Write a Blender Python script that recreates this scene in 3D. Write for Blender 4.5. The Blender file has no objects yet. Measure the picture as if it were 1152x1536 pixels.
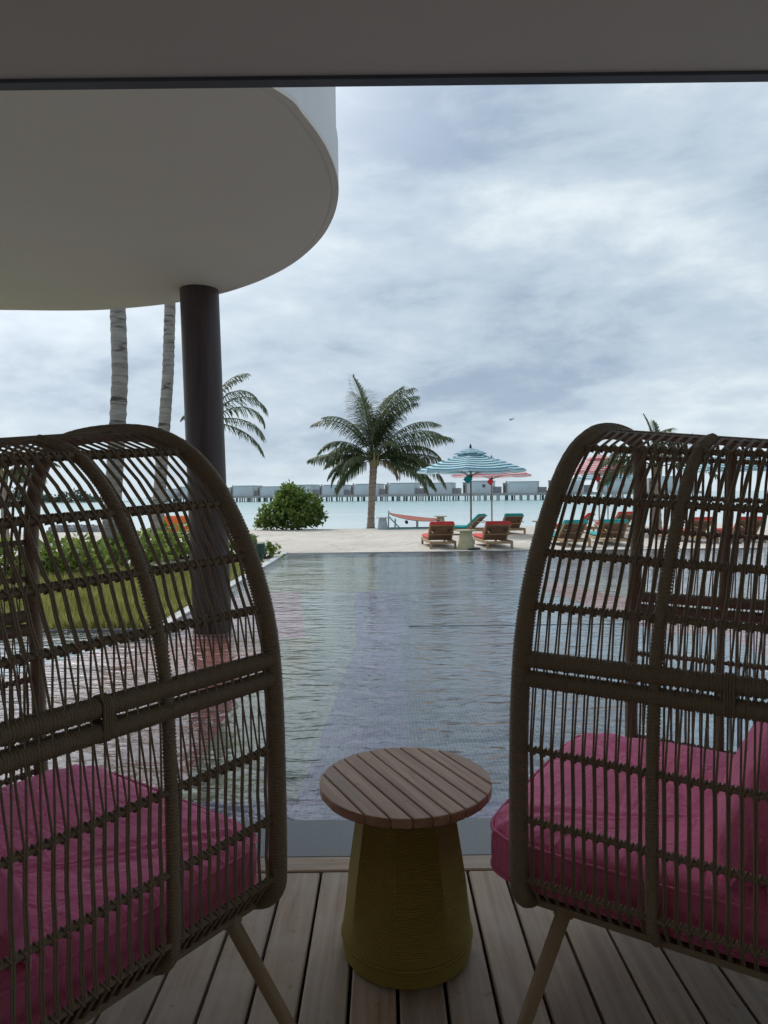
import bpy, math, random
import numpy as np
from mathutils import Vector, Matrix

R = math.radians
rng = random.Random(7)
npr = np.random.default_rng(11)
scene = bpy.context.scene
col = scene.collection

# ------------------------------------------------------------------ camera
CAM_Z = 1.2
PITCH, ROLL = R(-1.45), R(-0.65)
cam_data = bpy.data.cameras.new('camera')
cam = bpy.data.objects.new('camera', cam_data)
col.objects.link(cam)
cam_data.sensor_fit = 'VERTICAL'
cam_data.sensor_height = 36.0
cam_data.sensor_width = 27.0
cam_data.lens = 24.0
cam_data.clip_start = 0.02
cam_data.clip_end = 12000
CM = Matrix.Translation((0, 0, CAM_Z)) @ Matrix.Rotation(R(90) + PITCH, 4, 'X') @ Matrix.Rotation(ROLL, 4, 'Z')
cam.matrix_world = CM
scene.camera = cam

# ------------------------------------------------------------------ sky, sun, exposure
SUN_AZ, SUN_EL = R(-40), R(45)          # azimuth from +Y towards +X
sun_dir = Vector((math.sin(SUN_AZ) * math.cos(SUN_EL), math.cos(SUN_AZ) * math.cos(SUN_EL), math.sin(SUN_EL)))
world = bpy.data.worlds.new('World')
scene.world = world
world.use_nodes = True
wt = world.node_tree
wt.nodes.clear()


def wn(kind, **kw):
    n = wt.nodes.new(kind)
    for k, v in kw.items():
        setattr(n, k, v)
    return n


def wlink(a, b):
    wt.links.new(a, b)


def wmath(op, a, b=None, clamp=False):
    n = wn('ShaderNodeMath', operation=op, use_clamp=clamp)
    for i, v in enumerate((a, b)):
        if v is None:
            continue
        if isinstance(v, (int, float)):
            n.inputs[i].default_value = v
        else:
            wlink(v, n.inputs[i])
    return n.outputs[0]


def wmix(f, a, b):
    n = wn('ShaderNodeMix', data_type='RGBA')
    if isinstance(f, (int, float)):
        n.inputs[0].default_value = f
    else:
        wlink(f, n.inputs[0])
    for i, v in ((6, a), (7, b)):
        if isinstance(v, tuple):
            n.inputs[i].default_value = (*v, 1)
        else:
            wlink(v, n.inputs[i])
    return n.outputs[2]


sky = wn('ShaderNodeTexSky', sky_type='NISHITA', sun_disc=False, sun_elevation=SUN_EL, sun_rotation=SUN_AZ,
         altitude=0, air_density=1.0, dust_density=2.0, ozone_density=1.0)
geo = wn('ShaderNodeTexCoord')
sep = wn('ShaderNodeSeparateXYZ')
wlink(geo.outputs['Generated'], sep.inputs[0])
zc = wmath('MAXIMUM', sep.outputs[2], 0.0)
den = wmath('ADD', zc, 0.34)
cmb = wn('ShaderNodeCombineXYZ')
wlink(wmath('DIVIDE', sep.outputs[0], den), cmb.inputs[0])
wlink(wmath('DIVIDE', sep.outputs[1], den), cmb.inputs[1])
wlink(wmath('MULTIPLY', zc, 2.5), cmb.inputs[2])


def wnoise(scale, detail, rough, dist, loc, sc=(1, 1, 1), rot=0.0):
    mp = wn('ShaderNodeMapping')
    wlink(cmb.outputs[0], mp.inputs[0])
    mp.inputs['Location'].default_value = loc
    mp.inputs['Scale'].default_value = sc
    mp.inputs['Rotation'].default_value = (0, 0, rot)
    n = wn('ShaderNodeTexNoise')
    n.inputs['Scale'].default_value = scale
    n.inputs['Detail'].default_value = detail
    n.inputs['Roughness'].default_value = rough
    n.inputs['Distortion'].default_value = dist
    wlink(mp.outputs[0], n.inputs['Vector'])
    return n.outputs[0]


def wramp(v, lo, hi):
    n = wn('ShaderNodeMapRange', interpolation_type='SMOOTHSTEP')
    wlink(v, n.inputs[0])
    n.inputs[1].default_value = lo
    n.inputs[2].default_value = hi
    return n.outputs[0]


CLOUD_LOC = (-12.5637, 19.7017, 0)
big = wnoise(1.0, 4, 0.5, 0.15, CLOUD_LOC, (1, 1.1, 1), 0.802)
fine = wnoise(3.6, 9, 0.62, 0.15, (1.7, 5.2, 0), (1, 1.1, 1), R(35))
mixn = wmath('ADD', wmath('MULTIPLY', big, 0.70), wmath('MULTIPLY', fine, 0.30))
K = 10.0                                   # the background strength below is 0.1
dark_c = (0.235 * K, 0.31 * K, 0.415 * K)
mid_c = (0.395 * K, 0.475 * K, 0.555 * K)
lit_c = (0.61 * K, 0.675 * K, 0.71 * K)
c1 = wmix(wramp(mixn, 0.41, 0.52), dark_c, mid_c)
cloud = wmix(wramp(mixn, 0.50, 0.63), c1, lit_c)
gap = wramp(wnoise(1.1, 5, 0.55, 0.2, (9.3, 2.2, 0)), 0.60, 0.75)
cl2 = wmix(wmath('MULTIPLY', gap, 0.25), cloud, sky.outputs[0])
# thin bright veil towards the horizon; glow round the hidden sun, raised to brighten the porch
hz = wmath('POWER', wmath('SUBTRACT', 1.0, zc, True), 11.0)
hz = wmath('MULTIPLY', hz, 0.80)
veil = wmix(hz, cl2, (0.565 * K, 0.645 * K, 0.685 * K))
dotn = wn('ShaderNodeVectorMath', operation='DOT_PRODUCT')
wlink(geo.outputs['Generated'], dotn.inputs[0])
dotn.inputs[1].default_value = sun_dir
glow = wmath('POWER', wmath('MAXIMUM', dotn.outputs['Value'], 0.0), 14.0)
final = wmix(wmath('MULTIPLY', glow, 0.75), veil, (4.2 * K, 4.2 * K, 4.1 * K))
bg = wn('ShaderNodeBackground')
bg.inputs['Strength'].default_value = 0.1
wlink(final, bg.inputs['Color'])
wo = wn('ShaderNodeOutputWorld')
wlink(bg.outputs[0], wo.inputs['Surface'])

sun_data = bpy.data.lights.new('sun', 'SUN')
sun_data.energy = 1.5
sun_data.angle = R(14)
sun_data.color = (1.0, 0.965, 0.91)
sun = bpy.data.objects.new('sun', sun_data)
col.objects.link(sun)
sun.rotation_euler = (-sun_dir).to_track_quat('-Z', 'Y').to_euler()

vs = scene.view_settings
vs.view_transform = 'Standard'
vs.look = 'None'
vs.exposure = 0.42
vs.gamma = 1.0
vs.use_curve_mapping = False
scene.render.engine = 'CYCLES'
scene.cycles.use_denoising = True
scene.cycles.max_bounces = 8
scene.cycles.diffuse_bounces = 5
scene.cycles.transparent_max_bounces = 12
scene.cycles.sample_clamp_indirect = 6
scene.cycles.sample_clamp_direct = 4


# ------------------------------------------------------------------ placement helpers
def ray(px, py):
    d = Vector(((px - 576) / 1024, -(py - 768) / 1024, -1.0))
    return (CM.to_3x3() @ d).normalized()


def at_z(px, py, z):
    d = ray(px, py)
    k = (z - CAM_Z) / d.z
    return Vector((0, 0, CAM_Z)) + d * k


def at_y(px, py, y):
    d = ray(px, py)
    return Vector((0, 0, CAM_Z)) + d * (y / d.y)


# ------------------------------------------------------------------ materials
MATS = {}


class NT:
    def __init__(self, name):
        self.m = bpy.data.materials.new(name)
        self.m.use_nodes = True
        self.t = self.m.node_tree
        self.b = self.t.nodes['Principled BSDF']
        MATS[name] = self.m

    def n(self, kind, **kw):
        n = self.t.nodes.new(kind)
        for k, v in kw.items():
            setattr(n, k, v)
        return n

    def l(self, a, b):
        self.t.links.new(a, b)

    def coord(self, which='Object', scale=(1, 1, 1), rot=(0, 0, 0), loc=(0, 0, 0)):
        c = self.n('ShaderNodeTexCoord')
        mp = self.n('ShaderNodeMapping')
        mp.inputs['Scale'].default_value = scale
        mp.inputs['Rotation'].default_value = rot
        mp.inputs['Location'].default_value = loc
        self.l(c.outputs[which], mp.inputs[0])
        return mp.outputs[0]

    def world(self, scale=(1, 1, 1), rot=(0, 0, 0)):
        c = self.n('ShaderNodeNewGeometry')
        mp = self.n('ShaderNodeMapping')
        mp.inputs['Scale'].default_value = scale
        mp.inputs['Rotation'].default_value = rot
        self.l(c.outputs['Position'], mp.inputs[0])
        return mp.outputs[0]

    def noise(self, vec, scale=5, detail=4, rough=0.55, dist=0.0):
        n = self.n('ShaderNodeTexNoise')
        n.inputs['Scale'].default_value = scale
        n.inputs['Detail'].default_value = detail
        n.inputs['Roughness'].default_value = rough
        n.inputs['Distortion'].default_value = dist
        self.l(vec, n.inputs['Vector'])
        return n.outputs[0]

    def ramp(self, v, stops):
        n = self.n('ShaderNodeValToRGB')
        e = n.color_ramp.elements
        while len(e) < len(stops):
            e.new(0.5)
        for el, (p, c) in zip(e, stops):
            el.position = p
            el.color = (*c, 1)
        self.l(v, n.inputs[0])
        return n.outputs[0]

    def mix(self, f, a, b, blend='MIX'):
        n = self.n('ShaderNodeMix', data_type='RGBA', blend_type=blend)
        for i, v in ((0, f), (6, a), (7, b)):
            if isinstance(v, (int, float)):
                n.inputs[i].default_value = v
            elif isinstance(v, tuple):
                n.inputs[i].default_value = (*v, 1)
            else:
                self.l(v, n.inputs[i])
        return n.outputs[2]

    def math(self, op, a, b=None, clamp=False):
        n = self.n('ShaderNodeMath', operation=op, use_clamp=clamp)
        for i, v in enumerate((a, b)):
            if v is None:
                continue
            if isinstance(v, (int, float)):
                n.inputs[i].default_value = v
            else:
                self.l(v, n.inputs[i])
        return n.outputs[0]

    def bump(self, h, strength=0.3, dist=0.01, prev=None):
        n = self.n('ShaderNodeBump')
        n.inputs['Strength'].default_value = strength
        n.inputs['Distance'].default_value = dist
        self.l(h, n.inputs['Height'])
        if prev is not None:
            self.l(prev, n.inputs['Normal'])
        return n.outputs[0]

    def set(self, color=None, rough=None, normal=None, spec=None, metal=None):
        for nm, v in (('Base Color', color), ('Roughness', rough), ('Normal', normal), ('Specular IOR Level', spec), ('Metallic', metal)):
            if v is None:
                continue
            if isinstance(v, tuple):
                self.b.inputs[nm].default_value = (*v, 1)
            elif isinstance(v, (int, float)):
                self.b.inputs[nm].default_value = v
            else:
                self.l(v, self.b.inputs[nm])
        return self.m

    def rand(self):
        return self.n('ShaderNodeObjectInfo').outputs['Random']


def plain(name, c, rough=0.6, var=0.12, scale=8.0, spec=0.4, bump=0.15, bscale=60, metal=0.0):
    t = NT(name)
    v = t.coord('Object')
    n = t.noise(v, scale, 5)
    lo = tuple(x * (1 - var) for x in c)
    hi = tuple(min(1, x * (1 + var)) for x in c)
    colr = t.ramp(n, [(0.3, lo), (0.7, hi)])
    nb = t.noise(v, bscale, 4)
    return t.set(colr, rough, t.bump(nb, bump, 0.004), spec, metal)


def leaf_mat(name, c_lo, c_hi, trans=0.3):
    t = NT(name)
    v = t.world()
    n = t.noise(v, 2.3, 3)
    n2 = t.noise(v, 19, 2)
    f = t.math('ADD', t.math('MULTIPLY', n, 0.6), t.math('MULTIPLY', n2, 0.4))
    c = t.ramp(f, [(0.36, c_lo), (0.64, c_hi)])
    t.set(c, 0.45, None, 0.4)
    tr = t.n('ShaderNodeBsdfTranslucent')
    t.l(c, tr.inputs[0])
    ms = t.n('ShaderNodeMixShader')
    ms.inputs[0].default_value = trans
    t.l(t.b.outputs[0], ms.inputs[1])
    t.l(tr.outputs[0], ms.inputs[2])
    t.l(ms.outputs[0], t.t.nodes['Material Output'].inputs['Surface'])
    return t.m


def wood_mat(name, c_lo, c_hi, axis='Y', weather=0.0, rough=0.6, grey=(0.45, 0.405, 0.36), freq=1.0):
    t = NT(name)
    sc = {'X': (1.6, 34, 34), 'Y': (34, 1.6, 34), 'Z': (34, 34, 1.6)}[axis]
    sc = tuple(s * freq for s in sc)
    cc = t.n('ShaderNodeTexCoord')
    addv = t.n('ShaderNodeVectorMath', operation='ADD')
    t.l(cc.outputs['Object'], addv.inputs[0])
    cb = t.n('ShaderNodeCombineXYZ')
    rnd = t.rand()
    t.l(t.math('MULTIPLY', rnd, 31.0), cb.inputs[0])
    t.l(t.math('MULTIPLY', rnd, 17.0), cb.inputs[1])
    t.l(cb.outputs[0], addv.inputs[1])
    mp = t.n('ShaderNodeMapping')
    mp.inputs['Scale'].default_value = sc
    t.l(addv.outputs[0], mp.inputs[0])
    g = t.noise(mp.outputs[0], 1.0, 7, 0.62, 0.6)
    c = t.ramp(g, [(0.3, c_lo), (0.52, tuple((a + b) / 2 for a, b in zip(c_lo, c_hi))), (0.72, c_hi)])
    c = t.mix(t.math('MULTIPLY', rnd, 0.35), c, tuple(x * 0.62 for x in c_lo))
    if weather:
        st = t.noise(addv.outputs[0], 5.0, 6, 0.6, 0.3)
        stm = t.n('ShaderNodeMapRange')
        t.l(st, stm.inputs[0])
        stm.inputs[1].default_value = 0.42
        stm.inputs[2].default_value = 0.72
        c = t.mix(t.math('MULTIPLY', stm.outputs[0], weather), c, grey)
        sp = t.noise(addv.outputs[0], 26.0, 3, 0.5, 0.2)
        spm = t.n('ShaderNodeMapRange')
        t.l(sp, spm.inputs[0])
        spm.inputs[1].default_value = 0.66
        spm.inputs[2].default_value = 0.74
        c = t.mix(t.math('MULTIPLY', spm.outputs[0], 0.4), c, tuple(x * 0.45 for x in c_lo))
    return t.set(c, rough, t.bump(g, 0.35, 0.002), 0.3)


def fabric_mat(name, c, rough=0.85):
    t = NT(name)
    v = t.coord('Object')
    n = t.noise(v, 6, 4)
    colr = t.ramp(n, [(0.3, tuple(x * 0.88 for x in c)), (0.7, tuple(min(1, x * 1.1) for x in c))])
    wv = t.noise(v, 420, 2)
    wr = t.noise(t.coord('Object', (3, 9, 5), (0.3, 0.2, 0.5)), 2.2, 3, 0.5, 1.2)
    nb = t.bump(wr, 0.55, 0.028)
    wr2 = t.noise(t.coord('Object', (16, 4, 6), (0.1, 0.4, -0.6)), 1.6, 3, 0.5, 1.5)
    nb = t.bump(wr2, 0.35, 0.014, nb)
    nb = t.bump(wv, 0.25, 0.001, nb)
    t.set(colr, rough, nb, 0.2)
    t.b.inputs['Sheen Weight'].default_value = 0.15
    return t.m


# deck and building
wood_mat('deck_wood', (0.27, 0.19, 0.135), (0.57, 0.44, 0.335), 'Y', 0.55, 0.55)
wood_mat('deck_wood_cross', (0.27, 0.19, 0.135), (0.57, 0.44, 0.335), 'X', 0.45, 0.55)
wood_mat('teak_top', (0.32, 0.175, 0.105), (0.58, 0.38, 0.255), 'Y', 0.25, 0.42, (0.36, 0.31, 0.27), 1.5)
wood_mat('teak', (0.30, 0.19, 0.10), (0.50, 0.35, 0.21), 'X', 0.15, 0.6)
wood_mat('teak_shaded', (0.16, 0.085, 0.045), (0.27, 0.155, 0.09), 'X', 0.1, 0.6)  # darker copy of teak: backrest slats carry their shade in the colour
plain('void_shade', (0.03, 0.028, 0.026), 0.9)  # near-black colour stands in for the shaded void under the planks
plain('ceiling_plaster', (0.50, 0.475, 0.44), 0.9, 0.03, 0.8, 0.15, 0.10, 90)
plain('bounce_wall', (0.74, 0.62, 0.49), 0.9, 0.06, 1.5, 0.15)  # pale warm tone, set to bounce light onto the seating
plain('roof_edge', (0.045, 0.055, 0.075), 0.5, 0.2, 3.0, 0.4)
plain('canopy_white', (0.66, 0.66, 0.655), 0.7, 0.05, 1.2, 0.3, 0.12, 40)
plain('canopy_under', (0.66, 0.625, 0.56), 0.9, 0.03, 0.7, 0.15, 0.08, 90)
plain('joint_dark', (0.10, 0.10, 0.10), 0.8)

t = NT('column_paint')
v = t.coord('Object', (1, 1, 0.06))
g = t.noise(v, 26, 4)
t.set(t.ramp(g, [(0.3, (0.030, 0.018, 0.018)), (0.7, (0.052, 0.031, 0.030))]), 0.5, t.bump(g, 0.25, 0.004), 0.4)

t = NT('granite')
v = t.world()
g = t.noise(v, 240, 3, 0.7)
g2 = t.noise(v, 3.0, 4)
c = t.ramp(g, [(0.3, (0.14, 0.16, 0.17)), (0.5, (0.215, 0.24, 0.25)), (0.72, (0.34, 0.36, 0.37))])
c = t.mix(t.math('MULTIPLY', g2, 0.35), c, (0.16, 0.18, 0.19))
t.set(c, 0.55, t.bump(g, 0.2, 0.001), 0.4)
plain('coping_pale', (0.58, 0.60, 0.61), 0.6, 0.12, 3.0, 0.3)

# chair
t = NT('cord_brown')
v = t.coord('Object')
g = t.noise(v, 300, 3)
g2 = t.noise(v, 7, 3)
c = t.ramp(g, [(0.3, (0.17, 0.135, 0.088)), (0.7, (0.27, 0.215, 0.145))])
c = t.mix(t.math('MULTIPLY', g2, 0.35), c, (0.15, 0.115, 0.075))
t.set(c, 0.62, t.bump(g, 0.2, 0.0006), 0.35)
plain('leg_paint', (0.27, 0.20, 0.12), 0.5, 0.10, 10, 0.4)
fabric_mat('pink_fabric', (0.70, 0.17, 0.32))
fabric_mat('red_fabric', (0.58, 0.055, 0.05))
fabric_mat('teal_fabric', (0.015, 0.30, 0.30))
fabric_mat('orange_fabric', (0.78, 0.17, 0.055))
fabric_mat('coral_fabric', (0.72, 0.24, 0.16))

t = NT('olive_weave')
v = t.coord('Object')
wv = t.n('ShaderNodeTexWave', wave_type='BANDS', bands_direction='Z')
wv.inputs['Scale'].default_value = 62
wv.inputs['Distortion'].default_value = 0.6
wv.inputs['Detail'].default_value = 2
wv.inputs['Detail Scale'].default_value = 3
t.l(v, wv.inputs['Vector'])
g = t.noise(v, 160, 3)
g2 = t.noise(v, 5, 4)
c = t.ramp(wv.outputs['Fac'], [(0.05, (0.19, 0.145, 0.025)), (0.5, (0.35, 0.275, 0.055)), (1.0, (0.42, 0.335, 0.085))])
c = t.mix(t.math('MULTIPLY', g, 0.3), c, (0.18, 0.135, 0.03))
c = t.mix(t.math('MULTIPLY', g2, 0.35), c, (0.21, 0.155, 0.04))
nb = t.bump(wv.outputs['Fac'], 0.7, 0.003)
t.set(c, 0.75, t.bump(g, 0.25, 0.001, nb), 0.25)

plain('concrete_grey', (0.36, 0.42, 0.44), 0.8)
plain('concrete_beige', (0.44, 0.40, 0.26), 0.8)
plain('metal_teal', (0.20, 0.38, 0.37), 0.45)
plain('metal_dark', (0.04, 0.05, 0.05), 0.5)
plain('pole_wood', (0.27, 0.205, 0.16), 0.6)
plain('fixture_green', (0.018, 0.055, 0.045), 0.45)
plain('lens_glass', (0.30, 0.33, 0.33), 0.12)
plain('rock', (0.20, 0.205, 0.21), 0.9, 0.4, 2.0, 0.2, 0.8, 9)
plain('plane_paint', (0.30, 0.33, 0.35), 0.5)


def stripe_mat(name, c, w):
    t = NT(name)
    uv = t.n('ShaderNodeUVMap')
    sp = t.n('ShaderNodeSeparateXYZ')
    t.l(uv.outputs[0], sp.inputs[0])
    f = t.math('FRACT', t.math('MULTIPLY', sp.outputs[0], 9.0))
    s = t.math('GREATER_THAN', f, 0.52)
    g = t.noise(t.coord('Object'), 5, 4)
    cc = t.mix(s, w, c)
    cc = t.mix(t.math('MULTIPLY', g, 0.08), cc, (0.4, 0.4, 0.4))
    t.set(cc, 0.85, t.bump(g, 0.3, 0.02), 0.2)
    tr = t.n('ShaderNodeBsdfTranslucent')
    t.l(cc, tr.inputs[0])
    ms = t.n('ShaderNodeMixShader')
    ms.inputs[0].default_value = 0.3
    t.l(t.b.outputs[0], ms.inputs[1])
    t.l(tr.outputs[0], ms.inputs[2])
    t.l(ms.outputs[0], t.t.nodes['Material Output'].inputs['Surface'])


stripe_mat('stripe_teal', (0.008, 0.17, 0.26), (0.56, 0.73, 0.78))
stripe_mat('stripe_red', (0.58, 0.045, 0.09), (0.80, 0.70, 0.71))

# vegetation
leaf_mat('palm_leaf', (0.042, 0.064, 0.026), (0.12, 0.155, 0.065), 0.3)
leaf_mat('palm_leaf_dry', (0.16, 0.12, 0.06), (0.28, 0.21, 0.11), 0.2)
leaf_mat('bush_leaf', (0.055, 0.105, 0.02), (0.21, 0.30, 0.06), 0.35)
leaf_mat('shrub_leaf', (0.08, 0.13, 0.025), (0.30, 0.38, 0.09), 0.4)
leaf_mat('grass_blade', (0.17, 0.18, 0.045), (0.42, 0.41, 0.14), 0.4)
leaf_mat('far_leaf', (0.06, 0.09, 0.06), (0.10, 0.14, 0.10), 0.2)
plain('stem_bark', (0.12, 0.09, 0.06), 0.9, 0.3, 20)
t = NT('palm_bark')
v = t.coord('Object', (1.2, 1.2, 9))
g = t.noise(v, 1.6, 5, 0.6, 0.8)
g2 = t.noise(t.coord('Object', (5, 5, 22)), 1.0, 4, 0.6)
c = t.ramp(g, [(0.36, (0.045, 0.04, 0.038)), (0.44, (0.25, 0.235, 0.215)), (0.7, (0.40, 0.38, 0.35))])
c = t.mix(t.math('MULTIPLY', g2, 0.4), c, (0.2, 0.18, 0.16))
t.set(c, 0.85, t.bump(g2, 0.5, 0.02), 0.2)
t = NT('palm_bark_young')
v = t.coord('Object', (1, 1, 10))
g = t.noise(v, 1.5, 5)
t.set(t.ramp(g, [(0.35, (0.20, 0.16, 0.125)), (0.65, (0.38, 0.32, 0.26))]), 0.85, t.bump(g, 0.5, 0.02), 0.2)
plain('palm_stalk', (0.24, 0.23, 0.10), 0.6)
plain('soil', (0.26, 0.25, 0.09), 0.95, 0.3, 3)

# sand
t = NT('sand')
v = t.world()
g = t.noise(v, 0.5, 6)
g2 = t.noise(v, 60, 3, 0.7)
g3 = t.noise(v, 3.2, 5, 0.6, 0.4)
c = t.ramp(g, [(0.3, (0.46, 0.43, 0.385)), (0.7, (0.60, 0.565, 0.515))])
c = t.mix(t.math('MULTIPLY', g2, 0.25), c, (0.46, 0.42, 0.36))
g4 = t.noise(v, 1.3, 4, 0.55, 0.8)
nb = t.bump(g4, 0.6, 0.25)
nb = t.bump(g3, 0.7, 0.14, nb)
t.set(c, 0.95, t.bump(g2, 0.35, 0.01, nb), 0.1)

# pool mosaic in several colours
def mosaic(name, c, var=0.35):
    t = NT(name)
    v = t.world((50, 50, 50))
    fl = t.n('ShaderNodeVectorMath', operation='FLOOR')
    t.l(v, fl.inputs[0])
    wnz = t.n('ShaderNodeTexWhiteNoise', noise_dimensions='3D')
    t.l(fl.outputs[0], wnz.inputs['Vector'])
    fr = t.n('ShaderNodeVectorMath', operation='FRACTION')
    t.l(v, fr.inputs[0])
    sp = t.n('ShaderNodeSeparateXYZ')
    t.l(fr.outputs[0], sp.inputs[0])
    gx = t.math('GREATER_THAN', sp.outputs[0], 0.13)
    gy = t.math('GREATER_THAN', sp.outputs[1], 0.13)
    tile = t.math('MULTIPLY', gx, gy)
    cc = t.ramp(wnz.outputs['Value'], [(0.0, tuple(x * (1 - var) for x in c)), (1.0, tuple(min(1, x * (1 + var)) for x in c))])
    cc = t.mix(tile, (0.24, 0.24, 0.24), cc)
    t.set(cc, 0.4, t.bump(tile, 0.3, 0.002), 0.4)


mosaic('mosaic_red', (0.40, 0.065, 0.035))
mosaic('mosaic_pink', (0.40, 0.16, 0.19))
mosaic('mosaic_yellow', (0.28, 0.26, 0.12))
mosaic('mosaic_green', (0.23, 0.25, 0.19))
mosaic('mosaic_purple', (0.15, 0.115, 0.24))
mosaic('mosaic_slate', (0.07, 0.095, 0.13))
mosaic('mosaic_blue', (0.12, 0.23, 0.29))
mosaic('mosaic_teal', (0.025, 0.11, 0.15))
mosaic('mosaic_grey', (0.17, 0.185, 0.19))

# pool water: fresnel reflection over a clear, faintly tinted body
t = NT('pool_water')
v = t.world((0.62, 1.5, 1.0), (0, 0, 0.16))
w1 = t.noise(v, 6.5, 2, 0.45, 0.7)
w2 = t.noise(v, 17.0, 3, 0.5, 0.5)
w3 = t.noise(v, 1.3, 2, 0.5, 0.3)
pt = t.noise(t.world((0.5, 0.9, 1.0)), 0.8, 3, 0.5, 0.6)          # breeze patches: rippled and calm
pm_ = t.n('ShaderNodeMapRange')
t.l(pt, pm_.inputs[0])
pm_.inputs[1].default_value = 0.35
pm_.inputs[2].default_value = 0.68
pm_.inputs[3].default_value = 0.35
pm_.inputs[4].default_value = 1.25
rip = t.math('MULTIPLY', t.math('ADD', t.math('MULTIPLY', w1, 0.95), t.math('MULTIPLY', w2, 0.20)), pm_.outputs[0])
hgt = t.math('ADD', rip, t.math('MULTIPLY', w3, 0.7))
nb = t.bump(hgt, 0.8, 0.046)
gi = t.n('ShaderNodeNewGeometry')
dt = t.n('ShaderNodeVectorMath', operation='DOT_PRODUCT')
t.l(gi.outputs['Incoming'], dt.inputs[0])
t.l(nb, dt.inputs[1])
cosn = t.math('ABSOLUTE', dt.outputs['Value'])
graz = t.math('POWER', t.math('SUBTRACT', 1.0, cosn, True), 4.3)
refl = t.math('ADD', t.math('MULTIPLY', graz, 0.96), 0.04, True)      # Schlick, water to air
gl = t.n('ShaderNodeBsdfGlossy')
gl.inputs['Roughness'].default_value = 0.05
gl.inputs['Color'].default_value = (1, 1, 1, 1)
t.l(nb, gl.inputs['Normal'])
tp = t.n('ShaderNodeBsdfTransparent')
tp.inputs['Color'].default_value = (0.90, 0.94, 0.95, 1)
ms = t.n('ShaderNodeMixShader')
t.l(refl, ms.inputs[0])
t.l(tp.outputs[0], ms.inputs[1])
t.l(gl.outputs[0], ms.inputs[2])
t.l(ms.outputs[0], t.t.nodes['Material Output'].inputs['Surface'])

# sea
t = NT('sea_water')
v = t.world((0.35, 1.0, 1.0))
g = t.noise(v, 0.12, 5)
w = t.noise(t.world((0.6, 1.6, 1)), 0.55, 6, 0.62)
sp = t.n('ShaderNodeSeparateXYZ')
gg = t.n('ShaderNodeNewGeometry')
t.l(gg.outputs['Position'], sp.inputs[0])
mr = t.n('ShaderNodeMapRange')
t.l(sp.outputs[1], mr.inputs[0])
mr.inputs[1].default_value = 40
mr.inputs[2].default_value = 130
shal = t.math('ADD', mr.outputs[0], t.math('MULTIPLY', t.math('SUBTRACT', g, 0.5), 0.7), True)
c = t.ramp(shal, [(0.05, (0.50, 0.56, 0.56)), (0.45, (0.37, 0.48, 0.48)), (1.0, (0.27, 0.41, 0.41))])
t.set(c, 0.22, t.bump(w, 0.5, 0.25), 0.35)

# villas, their paints lightened in place of distance haze
plain('villa_wall', (0.56, 0.61, 0.63), 0.8, 0.04, 0.5)
plain('villa_wall_pale', (0.55, 0.62, 0.65), 0.8, 0.04, 0.5)
plain('villa_wood', (0.33, 0.27, 0.24), 0.8, 0.1, 1.0)
plain('villa_grey', (0.32, 0.335, 0.35), 0.8, 0.1, 1.0)
plain('villa_roof', (0.33, 0.35, 0.36), 0.8)
plain('villa_dark', (0.07, 0.08, 0.09), 0.3)
plain('pier_wood', (0.33, 0.325, 0.32), 0.85, 0.1, 0.6)
plain('stilt', (0.17, 0.195, 0.20), 0.85)


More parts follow.
